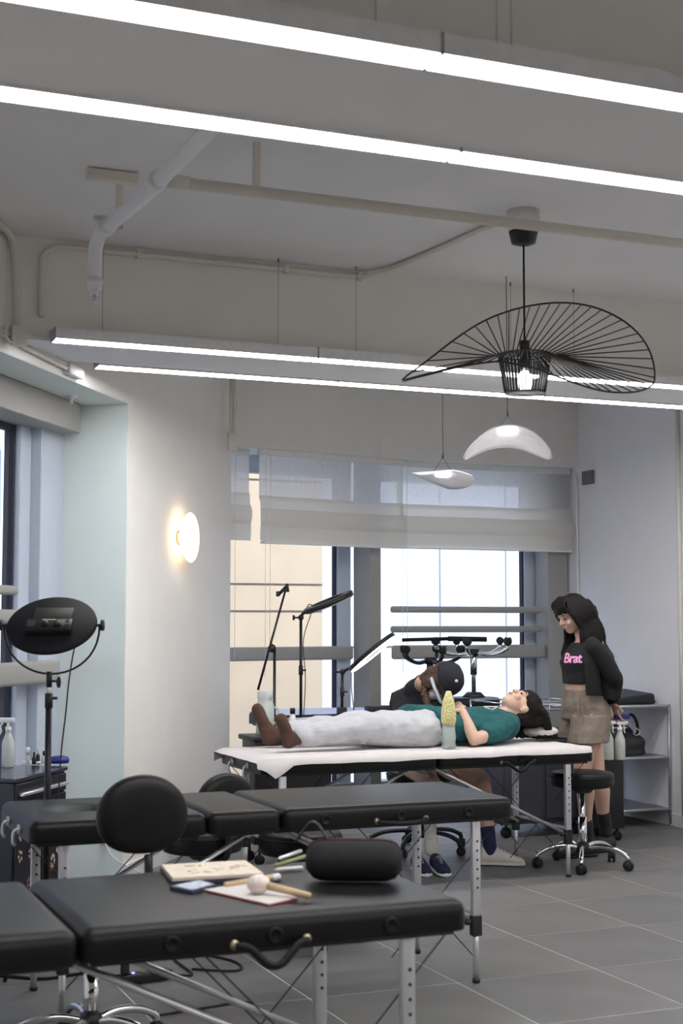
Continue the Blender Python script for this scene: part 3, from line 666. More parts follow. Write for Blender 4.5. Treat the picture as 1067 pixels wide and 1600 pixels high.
# ------------------------------------------------------------------ stools
def caster(parent, p, a):
    bm = B(); d = v3(math.cos(a + 0.7), math.sin(a + 0.7), 0); s = v3(-d.y, d.x, 0)
    c = p + v3(0, 0, 0.028 - p.z)
    for k in (-1, 1): cyl(bm, c + s * 0.007 * k, c + s * 0.021 * k, 0.028, 0.026, 16)
    ell(bm, c + v3(0, 0, 0.012), (0.02, 0.02, 0.024), seg=10, rings=8)
    cyl(bm, c + v3(0, 0, 0.02), c + v3(0, 0, max(0.06, p.z)), 0.006, n=8)
    return obj('caster', bm, M_rubber, parent)
def stool(label, loc, rz=0, seat_z=0.54, back=False, black=False, group='round black rolling stools', seat_r=0.185, seat_h=0.085, plain=False, leg_r=0.27, back_ang=0.0, face_ang=None, cat='stool', name='rolling_stool'):
    t = thing(name, label, cat, loc, rz, group)
    mm = M_blackm if black else M_chrome
    if not plain:
        bm = B(); r = seat_r; z = seat_z
        lathe(bm, [(r * 0.86, z - seat_h), (r * 0.97, z - seat_h + 0.006), (r, z - seat_h + 0.02), (r, z - 0.03), (r * 0.985, z - 0.012), (r * 0.93, z - 0.002), (r * 0.7, z + 0.004), (0.001, z + 0.006)], n=40)
        obj('seat', bm, M_leather, t)
        bm = B(); tube(bm, [v3(math.cos(k / 40 * 2 * PI) * (r + 0.001), math.sin(k / 40 * 2 * PI) * (r + 0.001), z - 0.026) for k in range(40)], 0.0035, 6, smooth=False, closed=True); obj('piping', bm, M_leatherw, t)
        bm = B(); cyl(bm, (0, 0, z - seat_h - 0.035), (0, 0, z - seat_h + 0.005), 0.05, 0.09, 20); obj('seat_plate', bm, M_black, t)
    zt = seat_z - seat_h - 0.02
    bm = B(); cyl(bm, (0, 0, 0.10), (0, 0, 0.10 + (zt - 0.1) * 0.55), 0.025, n=20); cyl(bm, (0, 0, 0.10), (0, 0, zt), 0.016, n=16); obj('gas_column', bm, M_chrome if not black else M_blackm, t)
    bm = B(); cyl(bm, (0, 0, 0.085), (0, 0, 0.135), 0.042, 0.035, 20); obj('hub', bm, M_black if not black else M_blackm, t)
    for k in range(5):
        a = k * 2 * PI / 5; d = v3(math.cos(a), math.sin(a), 0)
        bm = B(); tube(bm, [d * 0.03 + v3(0, 0, 0.112), d * 0.10 + v3(0, 0, 0.125), d * (leg_r * 0.7) + v3(0, 0, 0.115), d * (leg_r * 0.95) + v3(0, 0, 0.085), d * leg_r + v3(0, 0, 0.062)], 0.0135, 10, 4)
        lg = obj('leg', bm, mm, t); caster(lg, d * leg_r + v3(0, 0, 0.064), a)
    if back:
        d = v3(math.cos(back_ang), math.sin(back_ang), 0); s = v3(-d.y, d.x, 0)
        bm = B(); tube(bm, [d * 0.02 + v3(0, 0, seat_z - seat_h - 0.01), d * 0.19 + v3(0, 0, seat_z - seat_h - 0.012), d * 0.225 + v3(0, 0, seat_z - 0.02), d * 0.225 + v3(0, 0, seat_z + 0.16)], 0.028, 8, 4, ry=0.014); obj('back_post', bm, M_black, t)
        bm = B(); c = d * 0.20 + v3(0, 0, seat_z + back); prof = []
        if face_ang is not None: d = v3(math.cos(face_ang), math.sin(face_ang), 0); s = v3(-d.y, d.x, 0)
        # rounded shield: nearly circular, flattened bottom
        n = 40; rr = []
        for lay, (k, off) in enumerate([(0.90, -0.026), (0.985, -0.018), (1.0, 0.0), (0.985, 0.016), (0.93, 0.027), (0.7, 0.034), (0.3, 0.037)]):
            vs = []
            for i in range(n):
                th = 2 * PI * i / n; cx = math.cos(th); sz = math.sin(th)
                rx = 0.150 * k; rz_ = (0.130 if sz > 0 else 0.122) * k
                px = math.copysign(abs(cx) ** (0.85 if sz < 0 else 1.0), cx) * rx; pz = math.copysign(abs(sz) ** (0.85 if sz < 0 else 1), sz) * rz_
                vs.append(bm.verts.new(c + s * px + ZV * pz + d * (off - 0.22 * px * px * 5 * 0.2)))
            rr.append(vs)
        skin_rings(bm, rr); obj('backrest', bm, M_leather, t)
    return t
bp_ = C(147, 1590, 4.45)
stool('black rolling stool with round backrest standing behind the nearest table', (1.052, 4.705, 0), 0.4, 0.50, back=0.285, back_ang=-1.3, face_ang=-1.95, group='rolling stools with backrests')
stool('black rolling stool with backrest in the shade behind the middle table', (1.95, 6.44, 0), 0.2, 0.45, seat_h=0.10, back=0.145, back_ang=-1.5, group='rolling stools with backrests')
stool('round black stool under the far edge of the middle table, left of the pouch', (2.27, 6.0, 0), 0.9, 0.485, seat_h=0.10)
stool('round black stool with chrome star base at the head of the papered table', (4.47, 7.20, 0), 0.35, 0.545)
# upturned ones on the window table
o_ = stool('upturned stool with chrome star base on the window table', (0, 0, 0), 0.3, 0.50, group='upturned stools on the window table', seat_h=0.075)
pos = PY(740, 1060, 9.05); o_.location = (pos.x, pos.y, 0.80 + 0.508); o_.rotation_euler = (PI, 0, 0.3)
o_ = stool('upturned stool with black star base on the window table behind the cap', (0, 0, 0), 0.3, 0.44, black=True, group='upturned stools on the window table', seat_h=0.075, leg_r=0.22)
pos = PY(672, 1060, 9.22); o_.location = (pos.x, pos.y, 0.80 + 0.448); o_.rotation_euler = (PI, 0, 0.9)
pos = C(690, 1003, 9.7)
bm = B(); cyl(bm, C(628, 1000, 10.0), C(700, 998, 10.0), 0.013, n=10); cyl(bm, C(700, 998, 10.0), C(760, 999, 10.03), 0.018, n=10)
# leaning bar rests on the upturned bases
t = tag(obj('padded_bar', bm, M_leatherw), 'black padded bar lying across the upturned stool legs', 'bar')
# artist's chair
stool('black swivel chair with star base under the artist in the cap', (3.85, 8.08, 0), 0.15, 0.50, black=True, group='artist chair', seat_r=0.21, seat_h=0.07, leg_r=0.31, cat='chair', name='swivel_chair')
# ------------------------------------------------------------------ stands and lights on stands
def ring_light(label, ctr, normal, rad, pole_base, pole_top, lit, cable_pts, group='ring lights clamped to the window table'):
    t = thing('ring_light', label, 'ring light', pole_base, 0, group)
    R = align(v3(0, 0, 0), normal)                                   # z = lit side
    bm = B(); rs = []
    n = 48; prof = [(-0.030, -0.020), (0.030, -0.020), (0.030, 0.008), (-0.030, 0.008)]
    for i in range(n):
        a = 2 * PI * i / n; e = R @ v3(math.cos(a), math.sin(a), 0)
        rs.append([bm.verts.new(ctr + e * (rad + x) + normal * z) for x, z in prof])
    skin_rings(bm, rs, closed=True); obj('ring_body', bm, M_black, t, world=True)
    bm = B(); rs = []
    for i in range(n):
        a = 2 * PI * i / n; e = R @ v3(math.cos(a), math.sin(a), 0)
        rs.append([bm.verts.new(ctr + e * (rad + x) + normal * z) for x, z in [(-0.027, 0.008), (0.027, 0.008), (0.02, 0.016), (-0.02, 0.016)]])
    skin_rings(bm, rs, closed=True); obj('ring_diffuser', bm, mat('ring_led', (1, 0.97, 1), 0.4, emit=7) if lit else mat('ring_off', (0.62, 0.64, 0.72), 0.4), t, world=True)
    bm = B(); cyl(bm, pole_base, pole_top, 0.010, n=10); obj('pole', bm, M_blackm, t, world=True)
    bm = B(); q = (pole_base + pole_top) * 0.5; cyl(bm, q - v3(0, 0, 0.03), q + v3(0, 0, 0.03), 0.015, n=10); cyl(bm, q, q + RV * 0.035, 0.006, n=8); obj('pole_lock', bm, M_black, t, world=True)
    near = min((ctr + R @ v3(math.cos(a), math.sin(a), 0) * (rad + 0.03) for a in [k * PI / 12 for k in range(24)]), key=lambda p: (p - pole_top).length)
    bm = B(); tube(bm, [pole_top, pole_top + (near - pole_top) * 0.5 + v3(0, 0, 0.01), near], 0.011, 8, 4); ell(bm, pole_top, (0.02, 0.02, 0.02), seg=12, rings=8); obj('neck_joint', bm, M_black, t, world=True)
    bm = B(); cyl(bm, pole_top - RV * 0.045, pole_top, 0.006, n=8); cyl(bm, pole_top - RV * 0.055, pole_top - RV * 0.04, 0.017, n=10); obj('tilt_knob', bm, M_black, t, world=True)
    bm = B(); tube(bm, cable_pts, 0.0032, 6); obj('cable', bm, M_black, t, world=True)
    b = pole_base
    bm = B(); box(bm, b - v3(0.03, 0.025, 0.03), b + v3(0.03, 0.025, 0.03), bev=0.006); obj('clamp', bm, M_black, t, world=True)
    return t
Yt = 8.875
pb = PY(470, 1130, Yt); pt = PY(470, 965, Yt)
ring_light('unlit tilted ring light on the tall thin pole, left of the lit one', C(514, 942, 9.5), (v3(0, 0, -1) * 0.92 + RV * 0.37 + DV * 0.09).normalized(), 0.145, pb, pt, False,
           [PY(476, 960, Yt), PY(482, 945, Yt), PY(488, 952, Yt), PY(474, 1000, Yt), PY(477, 1060, Yt), PY(474, 1125, Yt)])
pb = PY(534, 1112, Yt); pt = PY(535, 1050, Yt)
ring_light('lit white ring light tilted over the artist, on a short pole', C(582, 1020, 9.40), (v3(0, 0, -1) * 0.74 + RV * 0.60 - DV * 0.09).normalized(), 0.160, pb, pt, True,
           [PY(549, 1048, Yt), PY(549, 1075, Yt), PY(553, 1110, Yt)])
# phone boom stand on the floor behind the papered table
fb = C(428, 1280, 9.0); fb.z = 0.0
t = thing('phone_boom_stand', 'black boom stand with a phone clamp at its slanting arm, left of the ring lights', 'stand', fb)
top = v3(fb.x, fb.y, 0); kz = C(428, 1013, 9.0).z
bm = B(); cyl(bm, fb + v3(0, 0, 0.02), v3(fb.x, fb.y, kz), 0.009, n=10); obj('pole', bm, M_blackm, t, world=True)
k0 = C(403, 1078, 8.95); k1 = C(446, 922, 9.07)
bm = B(); cyl(bm, k0, k1, 0.008, 0.007, 10); obj('boom_arm', bm, M_blackm, t, world=True)
bm = B(); kc = C(425, 1013, 8.99); cyl(bm, kc - DV * 0.035, kc + DV * 0.035, 0.025, n=16); ell(bm, kc, (0.022, 0.022, 0.028), seg=12, rings=8); obj('boom_joint', bm, M_black, t, world=True)
bm = B(); cyl(bm, C(434, 930, 9.05), C(449, 915, 9.05), 0.011, n=10); cyl(bm, C(434, 924, 9.03), C(434, 932, 9.03), 0.012, n=8); cyl(bm, C(448, 912, 9.03), C(450, 925, 9.03), 0.010, n=8); obj('phone_clamp', bm, M_black, t, world=True)
for k in range(3):
    a = k * 2 * PI / 3 + 0.5; bm = B(); cyl(bm, fb + v3(0, 0, 0.25), fb + v3(math.cos(a) * 0.2, math.sin(a) * 0.2, 0.012), 0.008, n=8); obj('leg', bm, M_blackm, t, world=True)

# round LED panel on its stand, seen from behind
dL = 5.95
fb = C(77, 1300, dL); fb.z = 0
t = thing('round_led_panel', 'round black studio light seen from behind, tilted on a stand at the left', 'studio light', fb)
ctr = C(81, 977, dL); nrm = (DV * 0.62 - ZV * 0.785).normalized()     # faces away from the viewer and down
Rp = align(v3(0, 0, 0), nrm)
bm = B(); lathe(bm, [(0.001, -0.012), (0.178, -0.012), (0.186, -0.006), (0.188, 0.004), (0.180, 0.012), (0.17, 0.013), (0.001, 0.013)], ctr, 56, R=Rp); obj('panel', bm, mat('matt_black_shell', (0.010, 0.010, 0.012), 0.6, spec=0.2), t, world=True)
bm = B(); lathe(bm, [(0.001, 0.012), (0.165, 0.012), (0.165, 0.016), (0.001, 0.016)], ctr, 48, R=Rp); obj('led_face', bm, M_whitep, t, world=True)
upv = nrm.cross(RV).normalized(); upv = upv if upv.z > 0 else -upv
Mb = Matrix((RV, upv, -nrm)).transposed().to_4x4(); Mb.translation = ctr
bm = B(); box(bm, (-0.095, -0.085, 0.01), (0.095, -0.010, 0.045), Mb, 0.006, 2); ctl = obj('control_box', bm, M_blackm, t, world=True)
bm = B(); box(bm, (-0.075, 0.0, 0.01), (0.085, 0.078, 0.035), Mb, 0.005, 2); obj('battery_plate', bm, mat('dark_olive_plastic', (0.035, 0.034, 0.025), 0.5), t, world=True)
bm = B(); box(bm, (-0.088, -0.065, 0.045), (-0.055, -0.025, 0.047), Mb); obj('display', bm, mat('display_grey', (0.05, 0.055, 0.07), 0.2), ctl, world=True)
for xk in (-0.015, 0.035):
    bm = B(); lathe(bm, [(0.016, 0.0), (0.014, 0.012), (0.001, 0.012)], Mb @ v3(xk, -0.05, 0.045), 18, R=Mb.to_3x3()); obj('dial', bm, M_black, ctl, world=True)
for k in range(9):
    bm = B(); box(bm, (-0.030 + k * 0.0062, -0.0225, 0.0452), (-0.0262 + k * 0.0062, -0.0165, 0.0462), Mb); obj('marking', bm, M_whitep, ctl, world=True, flat=True)
for k in range(2):
    bm = B(); box(bm, (0.066, -0.055 + k * 0.022, 0.045), (0.082, -0.045 + k * 0.022, 0.0475), Mb); obj('button', bm, M_chrome, ctl, world=True)
yk = [ctr + RV * 0.200]
yz = C(77, 1053, dL)
bm = B(); pts = []
for k in range(21):
    a = PI * k / 20
    pts.append(ctr + RV * 0.199 * math.cos(a) + (yz - ctr - RV * (yz - ctr).dot(RV)) * math.sin(a) ** 0.9)
tube(bm, pts, 0.0045, 8, smooth=False); obj('yoke', bm, M_blackm, t, world=True)
for s_ in (-1, 1):
    bm = B(); cyl(bm, ctr + RV * 0.186 * s_, ctr + RV * 0.215 * s_, 0.006, n=8); cyl(bm, ctr + RV * 0.205 * s_, ctr + RV * 0.218 * s_, 0.024, 0.022, 14); obj('tilt_knob', bm, M_black, t, world=True)
mid_ = v3(ctr.x, ctr.y, 0)
px_, py_ = yz.x, yz.y
bm = B(); cyl(bm, (px_, py_, yz.z - 0.055), (px_, py_, yz.z + 0.01), 0.012, n=14); cyl(bm, (px_, py_, yz.z - 0.03), v3(px_, py_, yz.z - 0.03) + RV * 0.035, 0.005, n=8); ell(bm, v3(px_, py_, yz.z - 0.035) + RV * 0.04, (0.010, 0.010, 0.024), seg=12, rings=8); obj('bracket', bm, M_black, t, world=True)
bm = B(); cyl(bm, (px_, py_, yz.z - 0.08), (px_, py_, yz.z - 0.05), 0.0105, n=14); obj('spigot', bm, M_whitep, t, world=True)
bm = B(); cyl(bm, (px_, py_, yz.z - 0.14), (px_, py_, yz.z - 0.08), 0.0165, n=14); cyl(bm, (px_, py_, yz.z - 0.10), v3(px_, py_, yz.z - 0.10) + RV * 0.035, 0.006, n=8); obj('pole_lock', bm, M_black, t, world=True)
bm = B(); cyl(bm, (px_, py_, 0.25), (px_, py_, yz.z - 0.09), 0.0135, n=14); obj('pole', bm, M_blackm, t, world=True)
for k in range(3):
    a = k * 2 * PI / 3 - 0.2; d_ = v3(math.cos(a), math.sin(a), 0); bm = B(); tube(bm, [v3(px_, py_, 0.30), v3(px_, py_, 0.28) + d_ * 0.1, v3(px_, py_, 0.01) + d_ * 0.30], 0.008, 8, smooth=False); obj('leg', bm, M_blackm, t, world=True)
q = Mb @ v3(0.085, -0.05, 0.04)
bm = B(); tube(bm, [q, C(117, 1000, 5.9), C(112, 1035, 5.9), C(107, 1070, 5.9), C(102, 1120, 5.95), C(96, 1170, 6.0), C(93, 1215, 6.0), C(88, 1300, 6.0)], 0.003, 6); obj('cable', bm, M_black, t, world=True)

# ------------------------------------------------------------------ bottles and small things
def bottle(name, label, base, r, h, body_m, cap_m, cat='bottle', neck=0.35, cap_h=0.03, cap_r=None, group=None, liquid=None, rz=0):
    t = thing(name, label, cat, base, rz, group)
    nr = r * neck
    bm = B(); lathe(bm, [(r * 0.9, 0), (r, 0.006), (r, h * 0.72), (r * 0.85, h * 0.84), (nr, h * 0.93), (nr, h)], n=24); obj('body', bm, body_m, t)
    if liquid: bm = B(); lathe(bm, [(r * 0.84, 0.004), (r * 0.93, 0.01), (r * 0.93, h * liquid[1]), (0.001, h * liquid[1])], n=24); obj('liquid', bm, liquid[0], t)
    cr_ = cap_r or nr * 1.25
    bm = B(); lathe(bm, [(cr_, h - 0.004), (cr_, h + cap_h * 0.8), (cr_ * 0.8, h + cap_h), (0.001, h + cap_h)], n=18); obj('cap', bm, cap_m, t)
    return t
def spray(label, base, r, h, body_m, liquid=None, rz=0, group='trigger spray bottles', k=1.0, neckless=False):
    t = thing('spray_bottle', label, 'spray bottle', base, rz, group)
    bm = B(); lathe(bm, [(r * 0.92, 0), (r, 0.006), (r, h * 0.62), (r * 0.93, h * 0.72), (r * 0.5, h * 0.92), (r * 0.42, h)], n=24); obj('body', bm, body_m, t)
    if liquid: bm = B(); lathe(bm, [(r * 0.86, 0.004), (r * 0.94, 0.01), (r * 0.94, h * liquid[1]), (0.001, h * liquid[1])], n=24); obj('liquid', bm, liquid[0], t)
    bm = B(); cyl(bm, (0, 0, h - 0.004), (0, 0, h + 0.022 * k), r * 0.5, n=16); obj('collar', bm, M_whitep, t)
    bm = B(); cyl(bm, (0, 0, h + 0.02 * k), (0, 0, h + 0.045 * k), r * 0.3, n=12)
    box(bm, (-0.052 * k, -0.012 * k, h + 0.042 * k), (0.03 * k, 0.012 * k, h + 0.066 * k), bev=0.005, seg=2); cyl(bm, (-0.066 * k, 0, h + 0.056 * k), (-0.05 * k, 0, h + 0.056 * k), 0.009 * k, n=12); obj('spray_head', bm, M_whitep, t)
    bm = B(); tube(bm, [(-0.028 * k, 0, h + 0.042 * k), (-0.040 * k, 0, h + 0.022 * k), (-0.036 * k, 0, h + 0.0), (-0.044 * k, 0, h - 0.016)], 0.005 * k, 8, 3); obj('trigger', bm, M_whitep, t)
    bm = B(); cyl(bm, (0, 0, 0.01), (0, 0, h), 0.0025, n=6); obj('dip_tube', bm, M_whitep, t)
    return t

# cabinet by the left window
CT = LF @ Matrix.Translation((0, 0, 0))
t = thing('tattoo_cabinet', 'black cabinet with flower stickers at the left window', 'cabinet', tuple(LF @ v3(-1.08, 0.18, 0)))
u0, u1, CZ = -1.37, -0.80, 0.70
M_cab = mat('black_cabinet', (0.014, 0.014, 0.018), 0.35)
bm = B(); box(bm, (u0, 0.0, 0.05), (u1, 0.36, CZ - 0.02), LF, 0.004, 1); obj('body', bm, M_cab, t, world=True)
bm = B(); box(bm, (u0 - 0.01, -0.012, CZ - 0.02), (u1 + 0.01, 0.365, CZ), LF, 0.004, 1); obj('glossy_top', bm, mat('glossy_black_top', (0.05, 0.05, 0.07), 0.12), t, world=True)
for a, b_ in ((u0 + 0.01, (u0 + u1) / 2 - 0.004), ((u0 + u1) / 2 + 0.004, u1 - 0.01)):
    bm = B(); box(bm, (a, -0.012, 0.08), (b_, 0.002, CZ - 0.12), LF, 0.002, 1); dr_ = obj('door', bm, M_cab, t, world=True)
    rr_ = random.Random(int(a * 100))
    cols = [(0.62, 0.50, 0.30), (0.55, 0.22, 0.20), (0.60, 0.56, 0.50), (0.50, 0.30, 0.24)]
    for k in range(13):
        uu = a + 0.03 + rr_.random() * (b_ - a - 0.06); zz = 0.13 + rr_.random() * (CZ - 0.30); rd = 0.010 + rr_.random() * 0.012
        bm = B(); pet = 5 + k % 3
        for q in range(pet):
            an = q * 2 * PI / pet + k
            cc = v3(uu + math.cos(an) * rd, -0.013, zz + math.sin(an) * rd * 1.3); vs = []
            for w_ in range(8):
                aw = w_ * PI / 4; vs.append(bm.verts.new(LF @ (cc + v3(math.cos(aw) * rd * 0.42, 0, math.sin(aw) * rd * 0.55))))
            bm.faces.new(vs)
        o_ = obj('flower_sticker', bm, mat('sticker_%d' % (k % 4), cols[k % 4], 0.6, var=0.2, scale=80), dr_, world=True, flat=True)
bm = B(); box(bm, (u0 + 0.03, -0.035, CZ - 0.085), (u1 - 0.03, -0.012, CZ - 0.070), LF, 0.003, 1); obj('drawer_rail', bm, M_alu, t, world=True)
bm = B(); box(bm, (u0 + 0.01, -0.012, CZ - 0.11), (u1 - 0.01, 0.0, CZ - 0.03), LF, 0.002, 1); obj('drawer', bm, M_cab, t, world=True)
def on_cab(px, py, z=CZ):
    q = CF(px, py, z); return q
spray('spray bottle with green liquid on the glossy cabinet at the left edge', on_cab(12, 1199), 0.030, 0.175, M_frost, (M_green, 0.7), rz=-0.4)
bottle('small_bottle', 'small clear bottle with white top on the cabinet beside the green spray bottle', on_cab(43, 1193), 0.010, 0.05, M_frost, M_whitep, group='small ink bottles', neck=0.9)
bottle('ink_bottle', 'small black ink bottle with white label on the left cabinet', on_cab(53, 1194), 0.011, 0.04, M_black, M_black, group='small ink bottles', cap_h=0.02)
bottle('ink_bottle', 'second small black ink bottle, beside the pole of the round light', on_cab(59, 1191), 0.010, 0.045, M_black, M_frost, group='small ink bottles', cap_h=0.02)
bottle('dropper_bottle', 'small clear dropper bottle with black collar right of the ink bottles', on_cab(68, 1192), 0.011, 0.04, M_frost, M_black, group='small ink bottles', cap_h=0.02)
bm = B(); q = on_cab(92, 1192); lathe(bm, [(0.05, 0), (0.052, 0.018), (0.045, 0.03), (0.02, 0.036), (0.001, 0.037)], q, 28); tag(obj('blue_case', bm, mat('blue_plastic', (0.02, 0.03, 0.22), 0.35)), 'flat round dark blue case on the far end of the left cabinet', 'case')
q = LF @ v3(-0.645, 0.27, 0)
t = thing('waste_box', 'white box standing behind the left cabinet under a white spray bottle', 'box', q); bm = B(); box(bm, (-0.09, -0.09, 0), (0.09, 0.09, 0.555), bev=0.006); obj('body', bm, M_black, t); bm = B(); box(bm, (-0.095, -0.095, 0.548), (0.095, 0.095, 0.565), bev=0.004); obj('lid', bm, M_black, t)
t['label'] = 'black bin behind the left cabinet under a white spray bottle'
spray('white empty spray bottle standing behind the far end of the left cabinet', q + v3(0, 0, 0.566), 0.038, 0.075, M_frost, rz=2.6)
# wall socket and plugs
sk = PX = None
q = C(116, 1328, 7.45); lu = LF.inverted() @ q
t = thing('wall_socket', 'white wall socket with plugs low on the window reveal', 'socket', q)
bm = B(); box(bm, (-0.012, lu.y - 0.04, q.z - 0.045), (-0.004, lu.y + 0.04, q.z + 0.045), LF, 0.003, 1); obj('plate', bm, M_whitep, t, world=True)
bm = B(); box(bm, (-0.05, lu.y - 0.02, q.z - 0.03), (-0.012, lu.y + 0.02, q.z + 0.02), LF, 0.005, 1); obj('plug', bm, M_whitep, t, world=True)
bm = B(); p0 = LF @ v3(-0.045, lu.y, q.z - 0.02); tube(bm, [p0, p0 + v3(0.04, -0.06, -0.08), p0 + v3(0.15, -0.2, q.z * -0.6), p0 + v3(0.22, -0.3, -q.z + 0.03)], 0.004); obj('cord', bm, M_whitep, t, world=True)

# trolley with bottles behind the feet
q0 = C(455, 1160, 8.62)
t = thing('side_trolley', 'low black trolley behind the feet of the lying woman', 'trolley', (q0.x, q0.y, 0))
tz = 0.745
bm = B(); box(bm, (-0.30, -0.17, tz - 0.03), (0.22, 0.11, tz), bev=0.008); obj('top', bm, M_black, t)
bm = B(); box(bm, (-0.28, -0.15, 0.12), (0.20, 0.09, tz - 0.03), bev=0.004); obj('body', bm, M_cab, t)
for a in (-0.24, 0.16):
    for b_ in (-0.12, 0.06):
        bm = B(); cyl(bm, (a, b_ - 0.012, 0.03), (a, b_ + 0.012, 0.03), 0.03, n=14); cyl(bm, (a, b_, 0.03), (a, b_, 0.12), 0.008, n=8); obj('wheel', bm, M_rubber, t)
def on_tr(px, z=None, d=8.6):
    q = C(px, 1130, d); return v3(q.x, q.y, tz)
t = thing('frosted_jug', 'big frosted bottle with pale green liquid behind the toes of the lying woman', 'bottle', on_tr(414, d=8.57))
bm = B(); lathe(bm, [(0.05, 0), (0.054, 0.006), (0.055, 0.12), (0.052, 0.175), (0.042, 0.20), (0.046, 0.21), (0.048, 0.25), (0.044, 0.255), (0.001, 0.255)], n=26); obj('body', bm, M_frost, t)
bm = B(); lathe(bm, [(0.05, 0.004), (0.052, 0.01), (0.052, 0.13), (0.001, 0.13)], n=26); obj('liquid', bm, M_green, t)
bm = B(); tube(bm, [(0.05, 0, 0.06), (0.085, 0, 0.08), (0.085, 0, 0.14), (0.05, 0, 0.16)], 0.007, 8, 4); obj('grip', bm, M_frost, t)
bottle('cream_bottle', 'small white bottle with black cap right of the brown socks', on_tr(457, d=8.56), 0.021, 0.125, M_whitep, M_black, neck=0.6)
bm = B(); q = on_tr(441, d=8.58); box(bm, q + v3(-0.035, -0.025, 0), q + v3(0.035, 0.025, 0.095), bev=0.004); tag(obj('wooden_block', bm, M_wood), 'small wooden box between the two socked feet', 'box')
# yellow topped bottle on the paper
yb_ = v3(PY(701, 1150, 7.06).x, 7.06, 0.722)
t = thing('squeeze_bottle', 'clear bottle with tall yellow speckled cone top, standing beside the lying woman', 'bottle', yb_)
bm = B(); lathe(bm, [(0.040, 0), (0.042, 0.006), (0.036, 0.03), (0.040, 0.06), (0.036, 0.095), (0.034, 0.13)], n=28); obj('clear_base', bm, M_clear, t)
bm = B(); lathe(bm, [(0.035, 0.125), (0.041, 0.15), (0.041, 0.20), (0.031, 0.26), (0.016, 0.302), (0.013, 0.31), (0.001, 0.311)], n=28)
M_yel = mat('yellow_speckled', (0.80, 0.64, 0.30), 0.6, var=0.5, scale=140, bump=0.3, bscale=120); obj('cone_top', bm, M_yel, t)
bm = B(); lathe(bm, [(0.030, 0.01), (0.030, 0.12), (0.001, 0.12)], n=20); obj('inner_tube', bm, M_frost, t)
# little devices on the window table
for k, (px, w_, lb) in enumerate(((583, 0.05, 'small black box at the left of the row on the window table'), (603, 0.055, 'small black power supply box beside the artist on the window table'))):
    q = PY(px, 1112, 8.93); q.z = 0.801; bm = B(); box(bm, q + v3(-w_, -0.04, 0), q + v3(w_ - 0.006, 0.04, 0.045), bev=0.004)
    tag(obj('device_box', bm, M_black), lb, 'box', 'black boxes on the window table')

# things on the nearest table
TZ = 0.718
def flatthing(name, label, cat, corners, z, th, m, parent=None):
    bm = B(); b0 = [bm.verts.new(v3(p.x, p.y, z)) for p in corners]; b1 = [bm.verts.new(v3(p.x, p.y, z + th)) for p in corners]
    n = len(corners); bm.faces.new(list(reversed(b0))); bm.faces.new(b1)
    for i in range(n): bm.faces.new((b0[i], b0[(i + 1) % n], b1[(i + 1) % n], b1[i]))
    bmesh.ops.recalc_face_normals(bm, faces=bm.faces)
    o = obj(name, bm, m, parent, flat=True)
    return tag(o, label, cat) if label else o
def quad(pxs, z): return [CF(a, b, z) for a, b in pxs]
cs = quad([(268, 1376), (414, 1368), (385, 1347), (250, 1354)], TZ + 0.012)
bk = flatthing('sketchbook', 'open cream sketchbook with faint drawings, farthest on the nearest table', 'book', cs, TZ, 0.010, mat('book_cover_dark', (0.05, 0.05, 0.08), 0.5))
cm = sum(cs, v3(0, 0, 0)) / 4
flatthing('pages', None, None, [cm + (p - cm) * 0.97 for p in cs], TZ + 0.010, 0.008, mat('cream_pages', (0.72, 0.64, 0.52), 0.8, var=0.08, scale=40), bk)
rr_ = random.Random(4)
for k in range(26):
    s_ = rr_.random() * 0.8 + 0.1; t_ = rr_.random() * 0.6 + 0.2
    p = (cs[0] * (1 - s_) + cs[1] * s_) * (1 - t_) + (cs[3] * (1 - s_) + cs[2] * s_) * t_
    if k % 2: continue
    bm = B(); pts = [v3(p.x, p.y, TZ + 0.0186) + v3(rr_.uniform(-.016, .016), rr_.uniform(-.014, .014), 0) for _ in range(5)]; tube(bm, pts, 0.0006, 4, 4); obj('pencil_drawing', bm, mat('pencil', (0.58, 0.49, 0.41), 0.8), bk)
cs = quad([(265, 1384), (300, 1391), (338, 1381), (312, 1374)], TZ + 0.010)
bk = flatthing('blue_notebook', 'small blue and white notebook between the sketchbook and the white paper', 'book', cs, TZ, 0.009, mat('navy_cover', (0.05, 0.055, 0.10), 0.5))
cm = sum(cs, v3(0, 0, 0)) / 4; flatthing('cover_print', None, None, [cm + (p - cm) * 0.85 for p in cs], TZ + 0.009, 0.0012, mat('pale_blue_print', (0.45, 0.50, 0.60), 0.6, var=0.5, scale=60), bk)
cs = quad([(318, 1390), (420, 1413), (465, 1403), (395, 1378)], TZ + 0.004)
bk = flatthing('white_notepad', 'white notepad with thin red edge lying nearest the table front', 'notepad', cs, TZ, 0.003, mat('red_edge', (0.45, 0.04, 0.06), 0.5))
cm = sum(cs, v3(0, 0, 0)) / 4; flatthing('top_sheet', None, None, [cm + (p - cm) * 0.985 for p in cs], TZ + 0.003, 0.002, M_paper, bk)
t = thing('mallet', 'mallet with round white padded head and wooden handle', 'mallet', CF(405, 1390, TZ + 0.005))
hc = CF(404, 1381, TZ + 0.03)
bm = B(); ell(bm, hc, (0.030, 0.026, 0.024)); hd = obj('padded_head', bm, mat('white_felt', (0.78, 0.68, 0.62), 0.95, bump=0.4, bscale=60), t, world=True)
bm = B(); cyl(bm, hc + (CF(484, 1400, TZ + 0.012) - hc) * 0.2, CF(484, 1400, TZ + 0.014), 0.0105, 0.008, 12); obj('handle', bm, M_wood, t, world=True)
t = thing('drum_stick', 'pale wooden stick lying behind the mallet head', 'stick', CF(395, 1378, TZ + 0.008))
